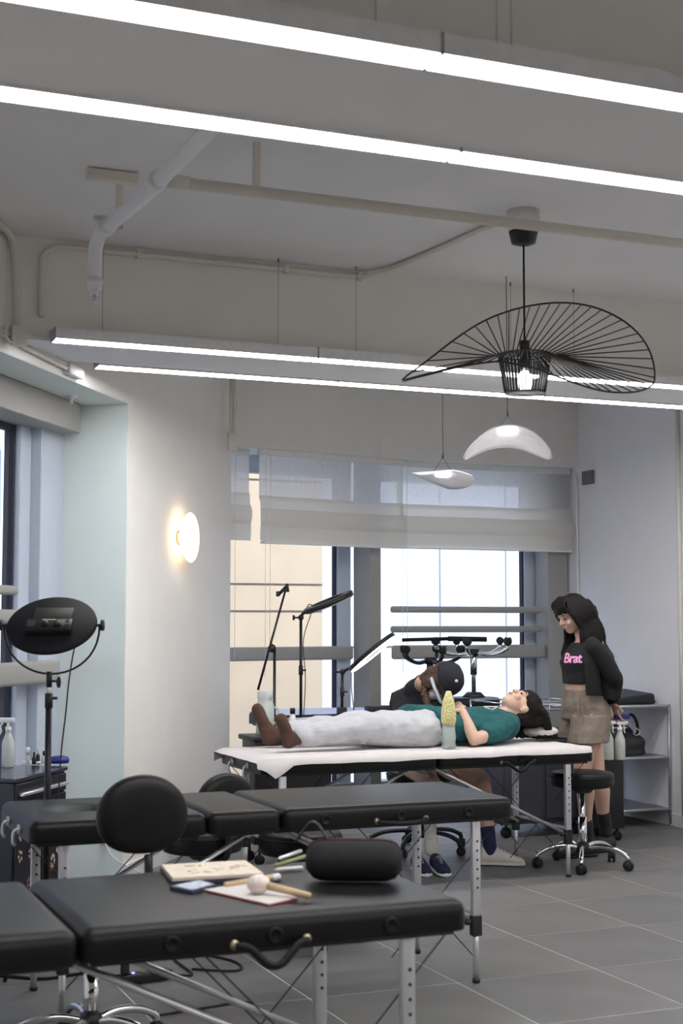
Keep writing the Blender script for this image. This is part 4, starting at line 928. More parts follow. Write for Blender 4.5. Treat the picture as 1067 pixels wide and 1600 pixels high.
bm = B(); cyl(bm, CF(352, 1383, TZ + 0.009), CF(433, 1370, TZ + 0.009), 0.008, 0.009, 12); obj('shaft', bm, M_wood, t, world=True)
bm = B(); cyl(bm, CF(425, 1372, TZ + 0.009), CF(435, 1370, TZ + 0.009), 0.010, n=12); obj('tip', bm, M_whitep, t, world=True)
# pouch
pc0 = CF(478, 1382, TZ); pc1 = CF(624, 1384, TZ)
ax = (pc1 - pc0).normalized(); pr = 0.054
t = thing('pencil_pouch', 'black zipped cylindrical pouch lying on the right half of the nearest table', 'pouch', (pc0 + pc1) / 2)
bm = B(); Lp = (pc1 - pc0).length + 0.01; sd = v3(-ax.y, ax.x, 0); rs = []
cc0 = (pc0 + pc1) / 2 + sd * 0.06 + v3(0, 0, pr)
for k in range(15):
    f = -1 + 2 * k / 14; sc_ = (1 - abs(f) ** 7) ** 0.4 if abs(f) < 1 else 0.0
    sc_ = max(sc_, 0.45)
    rs.append((cc0 + ax * (f * Lp * 0.5), sd * pr * 1.08 * sc_, ZV * pr * 1.0 * sc_))
loft(bm, rs, 28); obj('body', bm, mat('black_nylon', (0.010, 0.010, 0.011), 0.8, bump=0.3, bscale=220), t, world=True)
bm = B(); tube(bm, [cc0 + ax * (f * Lp * 0.5) + ZV * (pr * max(((1 - abs(f) ** 7) ** 0.4 if abs(f) < 1 else 0), 0.45) + 0.001) for f in [-0.97 + 1.94 * k / 20 for k in range(21)]], 0.0035, 6, smooth=False); obj('zip', bm, mat('plum_zip', (0.06, 0.02, 0.03), 0.6), t, world=True)
bm = B(); e0 = cc0 - ax * Lp * 0.38 + ZV * pr * 0.9; tube(bm, [e0 + ax * 0.03, e0 + v3(0, 0, 0.015) + ax * 0.02, e0 + v3(0, 0, 0.045), e0 + v3(0, 0, 0.05) - ax * 0.02, e0 + v3(0, 0, 0.02) - ax * 0.045, e0 - ax * 0.06], 0.006, 8, 4, ry=0.003); obj('loop', bm, M_black, t, world=True)
# pens poking from beside the pouch
for k, (a, b_, c1, m_, lb, nm_) in enumerate((((432, 1352), (478, 1338), 0.006, mat('olive_plastic', (0.22, 0.24, 0.10), 0.5), 'olive pen beside the left end of the pouch', 'pen'), ((434, 1359), (472, 1356), 0.006, M_trim, 'white pen lowest beside the left end of the pouch', 'pen'), ((438, 1341), (470, 1330), 0.0055, M_alu, 'silver pen topmost beside the left end of the pouch', 'pen'))):
    z_ = TZ + 0.007 + (0.012 if k == 0 else 0.026 if k == 2 else 0)
    p0 = CF(a[0], a[1], z_); p1 = CF(b_[0], b_[1], z_)
    bm = B(); cyl(bm, p0, p1, c1, n=10); cyl(bm, p0 + (p0 - p1).normalized() * 0.012, p0, 0.002, c1, 10); tag(obj(nm_, bm, m_), lb, 'pen', 'pens beside the pouch')

# power strip and cables on the floor
p0 = CF(188, 1531, 0.02); p1 = CF(265, 1520, 0.02); ax = (p1 - p0).normalized(); sd = v3(-ax.y, ax.x, 0)
t = thing('power_strip', 'black power strip with a tiny blue light on the floor behind the nearest table', 'power strip', v3(p0.x, p0.y, 0))
Mx = Matrix((ax, sd, ZV)).transposed().to_4x4(); Mx.translation = v3(p0.x, p0.y, 0); LL = (p1 - p0).length
bm = B(); box(bm, (0, -0.03, 0.0), (LL, 0.03, 0.038), Mx, 0.005, 2); obj('body', bm, M_black, t, world=True)
for k in range(4):
    bm = B(); box(bm, (0.03 + k * LL / 4.5, -0.02, 0.038), (0.03 + k * LL / 4.5 + 0.03, 0.02, 0.041), Mx, 0.002, 1); obj('outlet', bm, M_blackm, t, world=True)
bm = B(); box(bm, (0.005, -0.012, 0.038), (0.035, 0.018, 0.085), Mx, 0.006, 2); obj('plug', bm, M_black, t, world=True)
bm = B(); box(bm, (0.042, -0.02, 0.040), (0.052, -0.01, 0.046), Mx, 0.001, 1); obj('pilot_light', bm, mat('blue_pilot', (0.25, 0.2, 1), 0.4, emit=2), t, world=True)
def cable(pts, r, label, group='black cables on the floor'):
    bm = B(); tube(bm, [CF(a, b, 0.006) for a, b in pts], r, 6, 5); tag(obj('floor_cable', bm, M_rubber), label, 'cable', group)
cable([(-30, 1522), (20, 1526), (70, 1529), (125, 1521), (160, 1521), (186, 1526)], 0.0065, 'thick black cable along the floor from the left edge to the power strip')
cable([(262, 1522), (285, 1524), (300, 1521), (270, 1495), (300, 1489), (360, 1500), (378, 1512), (360, 1517), (300, 1514)], 0.005, 'black cable looping right of the power strip')
cable([(238, 1588), (300, 1578), (380, 1566), (400, 1575), (430, 1590)], 0.005, 'black cable crossing the floor under the front of the nearest table')

# navy sneakers under the papered table
def sneaker(t, heel, toe, upm, solem, L=None, h=0.09, w=0.045, lace=M_whitep, up=ZV):
    """built on the sole line heel -> toe, up = away from the sole"""
    ax = (toe - heel); L = ax.length; ax = ax.normalized(); sd = up.cross(ax).normalized()
    def P(f, s, z): return heel + ax * (f * L) + sd * s + up * z
    bm = B(); rs = []
    for f, ww, z0, hh in ((0.0, 0.55, 0.012, 0.055), (0.04, 0.78, 0.010, 0.085), (0.22, 0.82, 0.010, 0.090), (0.42, 0.80, 0.010, 0.078), (0.62, 0.98, 0.010, 0.056), (0.80, 1.0, 0.010, 0.042), (0.93, 0.8, 0.010, 0.032), (1.0, 0.4, 0.012, 0.020)):
        rs.append((P(f, 0, z0 + hh / 2 * h / 0.09), sd * w * ww, up * (hh / 2 * h / 0.09)))
    loft(bm, rs, 20); me = fused(bm, 0.0045, 3); obj('upper', None, upm, t, world=True, mesh=me)
    bm = B(); rs = []
    for f, ww in ((-0.01, 0.55), (0.03, 0.86), (0.2, 0.92), (0.42, 0.88), (0.65, 1.08), (0.82, 1.08), (0.95, 0.85), (1.02, 0.4)):
        rs.append((P(f, 0, 0.011), sd * w * ww, up * 0.011))
    loft(bm, rs, 16); obj('sole', bm, solem, t, world=True)
    for k in range(4):
        f = 0.40 + k * 0.08; zz = 0.010 + (0.078 - (f - 0.42) * 0.11) * h / 0.09 + 0.002
        bm = B(); cyl(bm, P(f, -0.020, zz - 0.012), P(f, 0, zz + 0.002), 0.0025, n=6); cyl(bm, P(f, 0, zz + 0.002), P(f, 0.020, zz - 0.012), 0.0025, n=6); obj('lace', bm, lace, t, world=True)
for k, (px, lb) in enumerate(((665, 'left navy sneaker of the empty pair on the floor under the papered table'), (695, 'right navy sneaker of the empty pair on the floor under the papered table'))):
    toe = CF(px + 2, 1371, 0); heel = toe + (DV * 0.25 - RV * 0.05)
    t = thing('navy_sneaker', lb, 'shoe', (toe + heel) / 2, 0, 'empty navy sneakers on the floor'); sneaker(t, heel, toe, M_navy, M_whitep if k else M_whitep, w=0.042, lace=M_frost)

# ------------------------------------------------------------------ right side: shelf, cart, bag, bottles
ZS = [0.16, 0.50, 0.83]
x0, x1, y0, y1 = 5.50, 5.90, 8.42, 9.12
t = thing('metal_shelf', 'three tier metal shelf with wire frame against the right wall', 'shelf', ((x0 + x1) / 2, (y0 + y1) / 2, 0))
M_steel = mat('steel_tube', (0.42, 0.42, 0.44), 0.35, 0.8)
A_ = [v3(0, 0, 0)] * 4
pA = CF(941 + 98, 1285, 0); pB = CF(986, 1276, 0)                 # front right and rear right posts as seen
F0 = v3(5.90, 8.52, 0); F1 = v3(5.90, 9.20, 0); G0 = v3(5.30, 8.30, 0); G1 = v3(5.30, 9.20, 0)
for nm_, p in (('post', v3(5.94, 8.42, 0)), ('post', v3(5.94, 9.05, 0)), ('post', v3(5.25, 8.42, 0)), ('post', v3(5.25, 9.05, 0))):
    bm = B(); cyl(bm, p, p + v3(0, 0, 0.84), 0.010, n=10); cyl(bm, p, p + v3(0, 0, 0.012), 0.016, n=10); obj(nm_, bm, M_steel, t, world=True)
for z in (0.118, 0.474, 0.83):
    for a, b_ in ((v3(5.25, 8.42, z), v3(5.94, 8.42, z)), (v3(5.25, 9.05, z), v3(5.94, 9.05, z)), (v3(5.25, 8.42, z), v3(5.25, 9.05, z)), (v3(5.94, 8.42, z), v3(5.94, 9.05, z))):
        bm = B(); cyl(bm, a, b_, 0.010, n=8); obj('rail', bm, M_alu, t, world=True)
    bm = B(); box(bm, (5.26, 8.43, z - 0.004), (5.93, 9.04, z + 0.006)); obj('shelf_board', bm, mat('dark_shelf_board', (0.10, 0.11, 0.15), 0.3) if z < 0.8 else mat('glass_shelf', (0.45, 0.5, 0.55), 0.1), t, world=True)
t = thing('black_case', 'flat black case lying on top of the metal shelf', 'case', (5.69, 8.66, 0.837))
bm = B()
for (a, b_, c1, d_) in ((0, 0, 0, 0),):
    vs = [bm.verts.new(p) for p in ((-0.24, -0.18, 0), (0.19, -0.18, 0), (0.19, 0.20, 0), (-0.24, 0.20, 0), (-0.22, -0.17, 0.04), (0.185, -0.17, 0.075), (0.185, 0.19, 0.095), (-0.16, 0.19, 0.095))]
    for f in ((3, 2, 1, 0), (4, 5, 6, 7), (0, 1, 5, 4), (1, 2, 6, 5), (2, 3, 7, 6), (3, 0, 4, 7)): bm.faces.new([vs[i] for i in f])
bmesh.ops.bevel(bm, geom=bm.edges[:], offset=0.010, segments=3, affect='EDGES'); obj('body', bm, mat('dark_case', (0.02, 0.02, 0.025), 0.5), t)
bm = B(); box(bm, (-0.243, -0.183, 0.018), (0.193, 0.2, 0.024), bev=0.002, seg=1); obj('lid_seam', bm, M_black, t)
t = thing('black_bag', 'grey black handbag on the middle level of the metal shelf', 'bag', (5.74, 8.66, 0.481))
bm = B(); ell(bm, (0, 0, 0.075), (0.15, 0.12, 0.08)); loft(bm, [((0, 0, 0.0), (0.155, 0, 0), (0, 0.11, 0)), ((0, 0, 0.06), (0.145, 0, 0), (0, 0.11, 0)), ((-0.02, 0, 0.15), (0.09, 0, 0), (0, 0.05, 0)), ((-0.03, 0, 0.2), (0.05, 0, 0), (0, 0.02, 0))], 20)
obj('body', None, mat('grey_black_cloth', (0.04, 0.04, 0.042), 0.85, bump=0.2, bscale=80), t, mesh=fused(bm, 0.008, 3, 0.006, 12))
bm = B(); tube(bm, [(-0.10, -0.06, 0.16), (-0.07, -0.08, 0.25), (0.0, -0.08, 0.28), (0.05, -0.07, 0.22), (0.07, -0.05, 0.13)], 0.011, 8, 5); obj('strap', bm, M_black, t)
bm = B(); tube(bm, [(0.02, -0.10, 0.19), (0.045, -0.11, 0.165), (0.03, -0.11, 0.14), (0.0, -0.10, 0.15), (0.02, -0.10, 0.19)], 0.004, 6, 3); obj('buckle', bm, M_alu, t)

# dark drawer cart behind the head of the papered table
cl = PY(826, 1290, 7.75)
X0 = 4.26 + 0.10; Yc = 8.02
t = thing('drawer_cart', 'dark grey rolling cart with a steel rail behind the lying woman\'s head', 'cart', (4.80, Yc + 0.22, 0))
cx0, cx1, cyy0, cyy1, ch = 4.55, 5.17, 8.30, 8.74, 0.66
M_cart = mat('cart_blue_grey', (0.045, 0.048, 0.062), 0.5)
bm = B(); box(bm, (cx0, cyy0, 0.09), (cx1, cyy1, ch), bev=0.006); obj('body', bm, M_cart, t, world=True)
for k in range(2):
    a = cx0 + 0.012 + k * (cx1 - cx0) / 2
    bm = B(); box(bm, (a, cyy0 - 0.012, 0.12), (a + (cx1 - cx0) / 2 - 0.02, cyy0 + 0.001, ch - 0.03), bev=0.003, seg=1); dd = obj('door', bm, M_cart, t, world=True)
    hx = a + ((cx1 - cx0) / 2 - 0.02) * (0.82 if k == 0 else 0.2)
    bm = B(); box(bm, (hx - 0.008, cyy0 - 0.020, 0.47), (hx + 0.008, cyy0 - 0.010, 0.55), bev=0.003, seg=1); obj('handle', bm, M_black, dd, world=True)
for px_, py_ in ((cx0 + 0.05, cyy0 + 0.05), (cx1 - 0.05, cyy0 + 0.05), (cx0 + 0.05, cyy1 - 0.05), (cx1 - 0.05, cyy1 - 0.05)):
    bm = B(); cyl(bm, (px_, py_ - 0.014, 0.035), (px_, py_ + 0.014, 0.035), 0.035, n=14); cyl(bm, (px_, py_, 0.035), (px_, py_, 0.1), 0.010, n=8); obj('wheel', bm, M_rubber, t, world=True)
bm = B(); box(bm, (cx0 - 0.01, cyy0 - 0.02, ch), (cx1 + 0.01, cyy1 + 0.01, ch + 0.03), bev=0.006); obj('top', bm, mat('cart_top_navy', (0.03, 0.04, 0.08), 0.25), t, world=True)
for z, r_ in ((ch + 0.17, 0.006), (ch + 0.22, 0.006)):
    bm = B(); tube(bm, [(cx0, cyy0, z), (cx1, cyy0, z), (cx1, cyy1, z), (cx0, cyy1, z), (cx0, cyy0, z)], r_, 8, smooth=False); obj('wire_rail', bm, M_chrome, t, world=True)
for a, b_ in ((cx0, cyy0), (cx1, cyy0), (cx1, cyy1), (cx0, cyy1)):
    bm = B(); cyl(bm, (a, b_, ch + 0.02), (a, b_, ch + 0.225), 0.006, n=8); obj('wire_post', bm, M_chrome, t, world=True)
t = thing('metal_tray_box', 'small olive and steel instrument box on the dark cart', 'box', (4.80, 8.44, ch + 0.031))
bm = B(); box(bm, (-0.10, -0.07, 0), (0.10, 0.07, 0.13), bev=0.004); obj('body', bm, mat('olive_grey', (0.10, 0.105, 0.07), 0.5), t)
for k in range(3):
    bm = B(); box(bm, (-0.085 + k * 0.06, -0.074, 0.03), (-0.04 + k * 0.06, -0.070, 0.10)); obj('front_panel', bm, mat('yellow_grey_panel', (0.32, 0.32, 0.20), 0.5, var=0.4, scale=80), t)
bm = B(); box(bm, (-0.104, -0.074, 0.13), (0.104, 0.074, 0.145), bev=0.003, seg=1); obj('lid', bm, M_alu, t)
# black side cart beside the standing woman, with spray bottles hung on it
sx0, sx1, sy0, sy1 = 5.085, 5.25, 7.95, 8.25
t = thing('black_side_cart', 'narrow black cart behind the standing woman, carrying the hanging spray bottles', 'cart', (5.165, 8.1, 0))
bm = B(); box(bm, (sx0, sy0, 0.08), (sx1, sy1, 0.735), bev=0.006); obj('body', bm, mat('black_cart', (0.018, 0.018, 0.02), 0.45), t, world=True)
bm = B(); box(bm, (sx0 - 0.008, sy0 - 0.008, 0.735), (sx1 + 0.008, sy1 + 0.008, 0.75), bev=0.003, seg=1); obj('top', bm, M_black, t, world=True)
for a in (sx0 + 0.03, sx1 - 0.03):
    for b_ in (sy0 + 0.04, sy1 - 0.04):
        bm = B(); cyl(bm, (a, b_ - 0.012, 0.03), (a, b_ + 0.012, 0.03), 0.03, n=14); cyl(bm, (a, b_, 0.03), (a, b_, 0.085), 0.009, n=8); obj('wheel', bm, M_rubber, t, world=True)
bm = B(); cyl(bm, (sx0, sy0 - 0.045, 0.73), (sx1, sy0 - 0.045, 0.73), 0.006, n=8)
for a in (sx0 + 0.01, sx1 - 0.01): cyl(bm, (a, sy0 - 0.045, 0.73), (a, sy0 + 0.01, 0.73), 0.005, n=8)
obj('hanging_rail', bm, M_chrome, t, world=True)
for px, lb, lq in ((951, 'left white spray bottle hanging beside the standing woman\'s shorts', 0.12), (969, 'right spray bottle with a little yellow liquid hanging by the shorts', 0.18)):
    q = PY(px, 1187, sy0 - 0.075); zz = PY(px, 1187, sy0 - 0.08).z
    spray(lb, v3(q.x, q.y, zz), 0.033, 0.185, M_frost, (mat('yellow_liquid', (0.75, 0.78, 0.30), 0.3), lq), rz=PI, group='hanging spray bottles', k=0.9)

# ------------------------------------------------------------------ people
def basis(F, U):
    F = Vector(F).normalized(); U = Vector(U); U = (U - F * U.dot(F)).normalized(); L = U.cross(F).normalized()   # L = person's left
    return F, U, L
def head_skin(bm, c, F, U, s=1.0):
    """adds skull, jaw, nose, ears to a skin blob; c = centre of the head"""
    F, U, L = basis(F, U); R_ = Matrix((F, L, U)).transposed()
    def P(f, l, u): return c + F * f * s + L * l * s + U * u * s
    ell(bm, P(-0.012, 0, 0.028), (0.094 * s, 0.073 * s, 0.086 * s), R_)
    ell(bm, P(0.022, 0, -0.030), (0.062 * s, 0.058 * s, 0.072 * s), R_)
    ell(bm, P(0.045, 0, -0.078), (0.030 * s, 0.032 * s, 0.026 * s), R_)
    ell(bm, P(0.068, 0, 0.030), (0.018 * s, 0.050 * s, 0.030 * s), R_)
    chain(bm, [(P(0.080, 0, 0.012), 0.008 * s), (P(0.098, 0, -0.018), 0.0115 * s)])
    for k in (-1, 1):
        ell(bm, P(0.092, 0.011 * k, -0.020), (0.009 * s, 0.008 * s, 0.007 * s), R_)
        ell(bm, P(0.060, 0.036 * k, -0.025), (0.022 * s, 0.018 * s, 0.022 * s), R_)
        ell(bm, P(-0.005, 0.073 * k, -0.008), (0.016 * s, 0.008 * s, 0.030 * s), R_)
    ell(bm, P(0.080, 0, -0.047), (0.009 * s, 0.022 * s, 0.009 * s), R_)
    chain(bm, [(P(-0.020, 0, -0.05), 0.050 * s), (P(-0.030, 0, -0.12), 0.048 * s)])
    return P, R_
def face(t, bod, P, R_, s=1.0, closed=False, hide=False):
    if hide: return
    for k in (-1, 1):
        bm = B(); ell(bm, P(0.0795, 0.031 * k, 0.008), (0.006 * s, 0.013 * s, (0.002 if closed else 0.0052) * s), R_, 12, 8); e_ = obj('eye', bm, M_eye, t, world=True)
        bm = B(); tube(bm, [P(0.083, 0.016 * k, 0.031), P(0.088, 0.032 * k, 0.035), P(0.078, 0.048 * k, 0.030)], 0.0030 * s, 6, 3); obj('eyebrow', bm, M_hair, t, world=True)
    for dz, w in ((-0.044, 0.020), (-0.050, 0.017)):
        bm = B(); ell(bm, P(0.0865, 0, dz), (0.006 * s, w * s, 0.0045 * s), R_, 14, 8); obj('lip', bm, M_lip, t, world=True)
def hand(bm, wrist, d, pn, side, curl=0.5, s=0.92):
    """palm and five fingers; d = hand direction, pn = palm normal (fingers curl that way), side = +1/-1 thumb side"""
    d = Vector(d).normalized(); pn = Vector(pn); pn = (pn - d * pn.dot(d)).normalized(); w = d.cross(pn) * side
    loft(bm, [(wrist - d * 0.01, w * 0.025 * s, pn * 0.018 * s), (wrist + d * 0.03 * s, w * 0.034 * s, pn * 0.015 * s), (wrist + d * 0.085 * s, w * 0.040 * s, pn * 0.013 * s)], 16)
    for k, ln_ in enumerate((0.072, 0.080, 0.074, 0.058)):
        o = wrist + d * 0.078 * s + w * (0.031 - k * 0.0205) * s
        dd = (d + w * (0.10 - 0.07 * k)).normalized(); p = o; a = 0; prev = 0.0090
        for j, fr in enumerate((0.45, 0.32, 0.23)):
            a += curl * (0.55 + 0.2 * j); q = p + (dd * math.cos(a) + pn * math.sin(a)) * ln_ * fr * s
            r2 = 0.0090 - 0.0011 * (j + 1); cap(bm, p, q, prev * s, r2 * s, 10); p = q; prev = r2
    o = wrist + d * 0.022 * s + w * 0.026 * s; p1 = o + (d * 0.55 + w * 0.75 + pn * 0.25).normalized() * 0.038 * s; p2 = p1 + (d * 0.9 + w * 0.2 + pn * 0.4).normalized() * 0.030 * s
    cap(bm, o, p1, 0.013 * s, 0.0100 * s, 10); cap(bm, p1, p2, 0.0100 * s, 0.0080 * s, 10)
def blob(name, bm, m, t, voxel=0.006, smooth=3, namp=0.0, nscale=8.0):
    return obj(name, None, m, t, world=True, mesh=fused(bm, voxel, smooth, namp, nscale))
def strands(bm, roots, r0=0.012, r1=0.004):
    for pts in roots:
        P_ = smoothpath(pts, 3)
        for i in range(len(P_) - 1):
            f = i / (len(P_) - 1); cap(bm, P_[i], P_[i + 1], r0 + (r1 - r0) * f, r0 + (r1 - r0) * (f + 1 / len(P_)), 8)

# ---- 1. woman standing at the head of the table
dW = 8.75
q0 = C(925, 1335, dW); q0.z = 0
t = thing('person', 'standing woman with long dark hair, black cardigan and taupe shorts, hands behind her back', 'person', q0)
hc = C(893, 961, dW)
F, U, L = basis(-RV * 0.80 - DV * 0.42 - ZV * 0.42, ZV)
bm = B(); P, R_ = head_skin(bm, hc, F, U, 0.98)
n0 = P(-0.03, 0, -0.10); n1 = C(914, 1008, dW + 0.02)
chain(bm, [(n0, 0.046), (n1, 0.050)])
LB = (-DV * 0.88 + RV * 0.45).normalized()        # body left (towards camera)
FB = (-RV * 0.86 - DV * 0.50).normalized()        # body front
def TB(px, py, dd=0.0): return C(px, py, dW + dd)
# torso
loft(bm, [(TB(914, 1000), LB * 0.06, FB * 0.05), (TB(913, 1015), LB * 0.145, FB * 0.075), (TB(908, 1035), LB * 0.135, FB * 0.095), (TB(906, 1060), LB * 0.112, FB * 0.088), (TB(908, 1078), LB * 0.112, FB * 0.086), (TB(914, 1100), LB * 0.14, FB * 0.10), (TB(917, 1118), LB * 0.14, FB * 0.105), (TB(918, 1132), LB * 0.10, FB * 0.08)], 24)
# arms behind her back
shN = TB(927, 1012, -0.15); elN = TB(960, 1060, -0.14); wrN = TB(958, 1098, 0.06)
shF = TB(896, 1012, 0.15); elF = TB(945, 1060, 0.22); wrF = TB(950, 1100, 0.10)
chain(bm, [(shN, 0.042), (elN, 0.034), (wrN, 0.022)]); chain(bm, [(shF, 0.042), (elF, 0.034), (wrF, 0.022)])
hand(bm, wrN, RV * 0.25 - ZV * 1.0 - DV * 0.1, RV * 0.9 + DV * 0.2, 1, 0.5)
hand(bm, wrF + DV * 0.03, RV * 0.3 - ZV * 0.9, RV * 0.9 - DV * 0.3, -1, 0.5)
# legs
hipN = TB(921, 1120, -0.08); knN = TB(909, 1208, -0.12); anN = TB(917, 1305, -0.02)
hipF = TB(917, 1120, 0.09); knF = TB(932, 1208, 0.06); anF = TB(946, 1292, 0.16)
for h_, k_, a_ in ((hipN, knN, anN), (hipF, knF, anF)):
    cm_ = k_ * 0.68 + a_ * 0.32 + RV * 0.012
    chain(bm, [(h_, 0.090), (h_ * 0.5 + k_ * 0.5, 0.073), (k_, 0.052)]); chain(bm, [(k_, 0.052), (cm_, 0.054), (k_ * 0.3 + a_ * 0.7, 0.040), (a_, 0.034)])
blob('body', bm, M_skin, t, 0.0055, 3)
face(t, None, P, R_, 0.98)
# cropped top
bm = B(); loft(bm, [(TB(913, 1004), LB * 0.10, FB * 0.072), (TB(911, 1018), LB * 0.150, FB * 0.092), (TB(905, 1034), LB * 0.146, FB * 0.112), (TB(906, 1050), LB * 0.128, FB * 0.102), (TB(906, 1068), LB * 0.124, FB * 0.098)], 28)
top_me = fused(bm, 0.006, 2, 0.002, 20); obj('cropped_top', None, M_tee, t, world=True, mesh=top_me)
# shorts
bm = B(); loft(bm, [(TB(908, 1077), LB * 0.125, FB * 0.100), (TB(911, 1086), LB * 0.145, FB * 0.115), (TB(915, 1105), LB * 0.170, FB * 0.140), (TB(916, 1122), LB * 0.172, FB * 0.145), (TB(918, 1132), LB * 0.12, FB * 0.10)], 28)
for h_, k_ in ((TB(924, 1118, -0.075), TB(919, 1160, -0.11)), (TB(908, 1118, 0.08), TB(904, 1152, 0.09))):
    ax_ = (k_ - h_).normalized(); loft(bm, [(h_, LB * 0.105, FB * 0.135), (h_ * 0.4 + k_ * 0.6, LB * 0.108, FB * 0.138), (k_, LB * 0.112, FB * 0.140)], 24)
blob('shorts', bm, M_khaki, t, 0.006, 2, 0.006, 16)
bm = B(); tube(bm, [TB(905, 1083, -0.13), TB(908, 1100, -0.17), TB(911, 1125, -0.19), TB(910, 1146, -0.19)], 0.004, 6, 4); tube(bm, [TB(905, 1083, -0.13), TB(903, 1098, -0.17), TB(904, 1120, -0.18)], 0.004, 6, 4); obj('drawstring', bm, M_khaki, t, world=True)
# cardigan: back, sleeves and two open front panels
bm = B()
chain(bm, [(shN, 0.058), (shN * 0.5 + elN * 0.5 + RV * 0.012, 0.056), (elN, 0.052), (elN * 0.35 + wrN * 0.65, 0.046), (wrN + ZV * 0.025, 0.040)])
chain(bm, [(shF, 0.056), (elF, 0.050), (wrF + ZV * 0.03, 0.040)])
loft(bm, [(TB(924, 1006, 0.01), LB * 0.135, FB * 0.055), (TB(930, 1024, 0.0), LB * 0.160, FB * 0.066), (TB(934, 1050, 0.0), LB * 0.160, FB * 0.068), (TB(938, 1074, 0), LB * 0.160, FB * 0.066), (TB(938, 1092, -0.0), LB * 0.155, FB * 0.060)], 24)
chain(bm, [(shN, 0.055), (TB(922, 1006, 0.0), 0.05), (shF, 0.052)])
blob('cardigan', bm, M_knit, t, 0.0065, 3, 0.004, 12)
bm = B(); loft(bm, [(TB(924, 1008, -0.13), LB * 0.022, FB * 0.055), (TB(924, 1035, -0.165), LB * 0.020, FB * 0.058), (TB(926, 1060, -0.17), LB * 0.020, FB * 0.060), (TB(928, 1087, -0.17), LB * 0.018, FB * 0.062)], 20); blob('front_panel', bm, M_knit, t, 0.006, 2, 0.003, 14)
bm = B(); loft(bm, [(TB(890, 996, 0.10), LB * 0.02, FB * 0.035), (TB(884, 1020, 0.08), LB * 0.02, FB * 0.038), (TB(885, 1045, 0.06), LB * 0.02, FB * 0.032), (TB(886, 1067, 0.06), LB * 0.018, FB * 0.034)], 20); blob('front_panel', bm, M_knit, t, 0.006, 2, 0.003, 14)
# printed word on the chest
cu = bpy.data.curves.new('txt', 'FONT'); cu.body = 'Brat'; cu.size = 0.078; cu.align_x = 'CENTER'; cu.align_y = 'CENTER'; cu.offset = 0.0022; cu.space_character = 0.92
to = bpy.data.objects.new('txt', cu); COL.objects.link(to); dg = bpy.context.evaluated_depsgraph_get(); dg.update()
tme = bpy.data.meshes.new_from_object(to.evaluated_get(dg)); bpy.data.objects.remove(to)
bmt = B(); bmt.from_mesh(tme)
ext = bmesh.ops.triangulate(bmt, faces=bmt.faces[:]); bmesh.ops.subdivide_edges(bmt, edges=bmt.edges[:], cuts=2)
tv = [v.co.copy() for v in top_me.vertices]; tb = BVHTree.FromPolygons([ROOTM[t.name] @ v for v in tv], [list(p.vertices) for p in top_me.polygons])
tn = (-RV * 0.35 - DV * 0.93).normalized(); tx_ = (RV * 0.93 - DV * 0.35).normalized(); ty_ = ZV
tcn = TB(894, 1029, -0.10)
for v in bmt.verts:
    p = tcn + tx_ * v.co.x + ty_ * (v.co.y * 1.05 + v.co.x * 0.02); h_ = tb.ray_cast(p + tn * 0.5, -tn)
    v.co = (h_[0] if h_[0] is not None else p) + tn * 0.003
obj('printed_word', bmt, M_pink, t, world=True, flat=True)['label'] = 'pink printed word on the chest'
# hair
bm = B()
ell(bm, P(-0.028, 0, 0.034), (0.100, 0.084, 0.092), R_); ell(bm, P(-0.055, 0, -0.03), (0.070, 0.078, 0.10), R_)
rr_ = random.Random(5)
for k in (-1, 1):
    for j in range(9):
        f0 = 0.048 - j * 0.018; w_ = rr_.uniform(-0.008, 0.008)
        e1 = P(f0 - 0.02, 0.078 * k, -0.07); 
        e2 = e1 - ZV * 0.07 + RV * (0.004 + 0.004 * j) - DV * 0.006 * k; e3 = e2 - ZV * (0.055 + 0.02 * (j % 3)) + RV * (w_ + 0.002 * j); e4 = e3 - ZV * (0.05 + 0.012 * (j % 2)) - RV * 0.006
        strands(bm, [[P(f0 * 0.6, 0.045 * k, 0.100), P(f0, 0.076 * k, 0.035), P(f0 - 0.008, 0.083 * k, -0.02), e1, e2, e3, e4]], 0.017, 0.007)
for j in range(11):
    l_ = -0.060 + j * 0.012
    strands(bm, [[P(0.015, l_ * 0.6, 0.125), P(0.066, l_, 0.103), P(0.093 - abs(l_) * 0.4, l_ * 1.1, 0.066), P(0.096 - abs(l_) * 0.5, l_ * 1.2, 0.040)]], 0.011, 0.004)
for j in range(8):
    l_ = -0.065 + j * 0.018
    q1 = P(-0.125, l_ * 1.1, -0.04); strands(bm, [[P(-0.10, l_, 0.04), q1, q1 - ZV * 0.09 - RV * 0.005, q1 - ZV * (0.19 + 0.02 * (j % 3)) - RV * 0.02]], 0.026, 0.009)
blob('hair', bm, M_hair, t, 0.005, 2, 0.0025, 45)
# socks and shoes
for a_, k_, up_ in ((anN, knN, 1289), (anF, knF, 1276)):
    bm = B(); dirv = (k_ - a_).normalized(); chain(bm, [(a_ - ZV * 0.03, 0.040), (a_, 0.041), (a_ + dirv * 0.085, 0.044)]); blob('sock', bm, M_black, t, 0.006, 2)
fd = (-RV * 0.93 - DV * 0.37).normalized()
M_dshoe = mat('charcoal_shoe', (0.03, 0.028, 0.028), 0.7, bump=0.2, bscale=60)
for a_, k in ((anN, 1), (anF, 2)):
    heel = v3(a_.x, a_.y, 0) - fd * 0.06; sneaker(t, heel, heel + fd * 0.25, M_dshoe, M_rubber, h=0.095, w=0.045, lace=M_black)
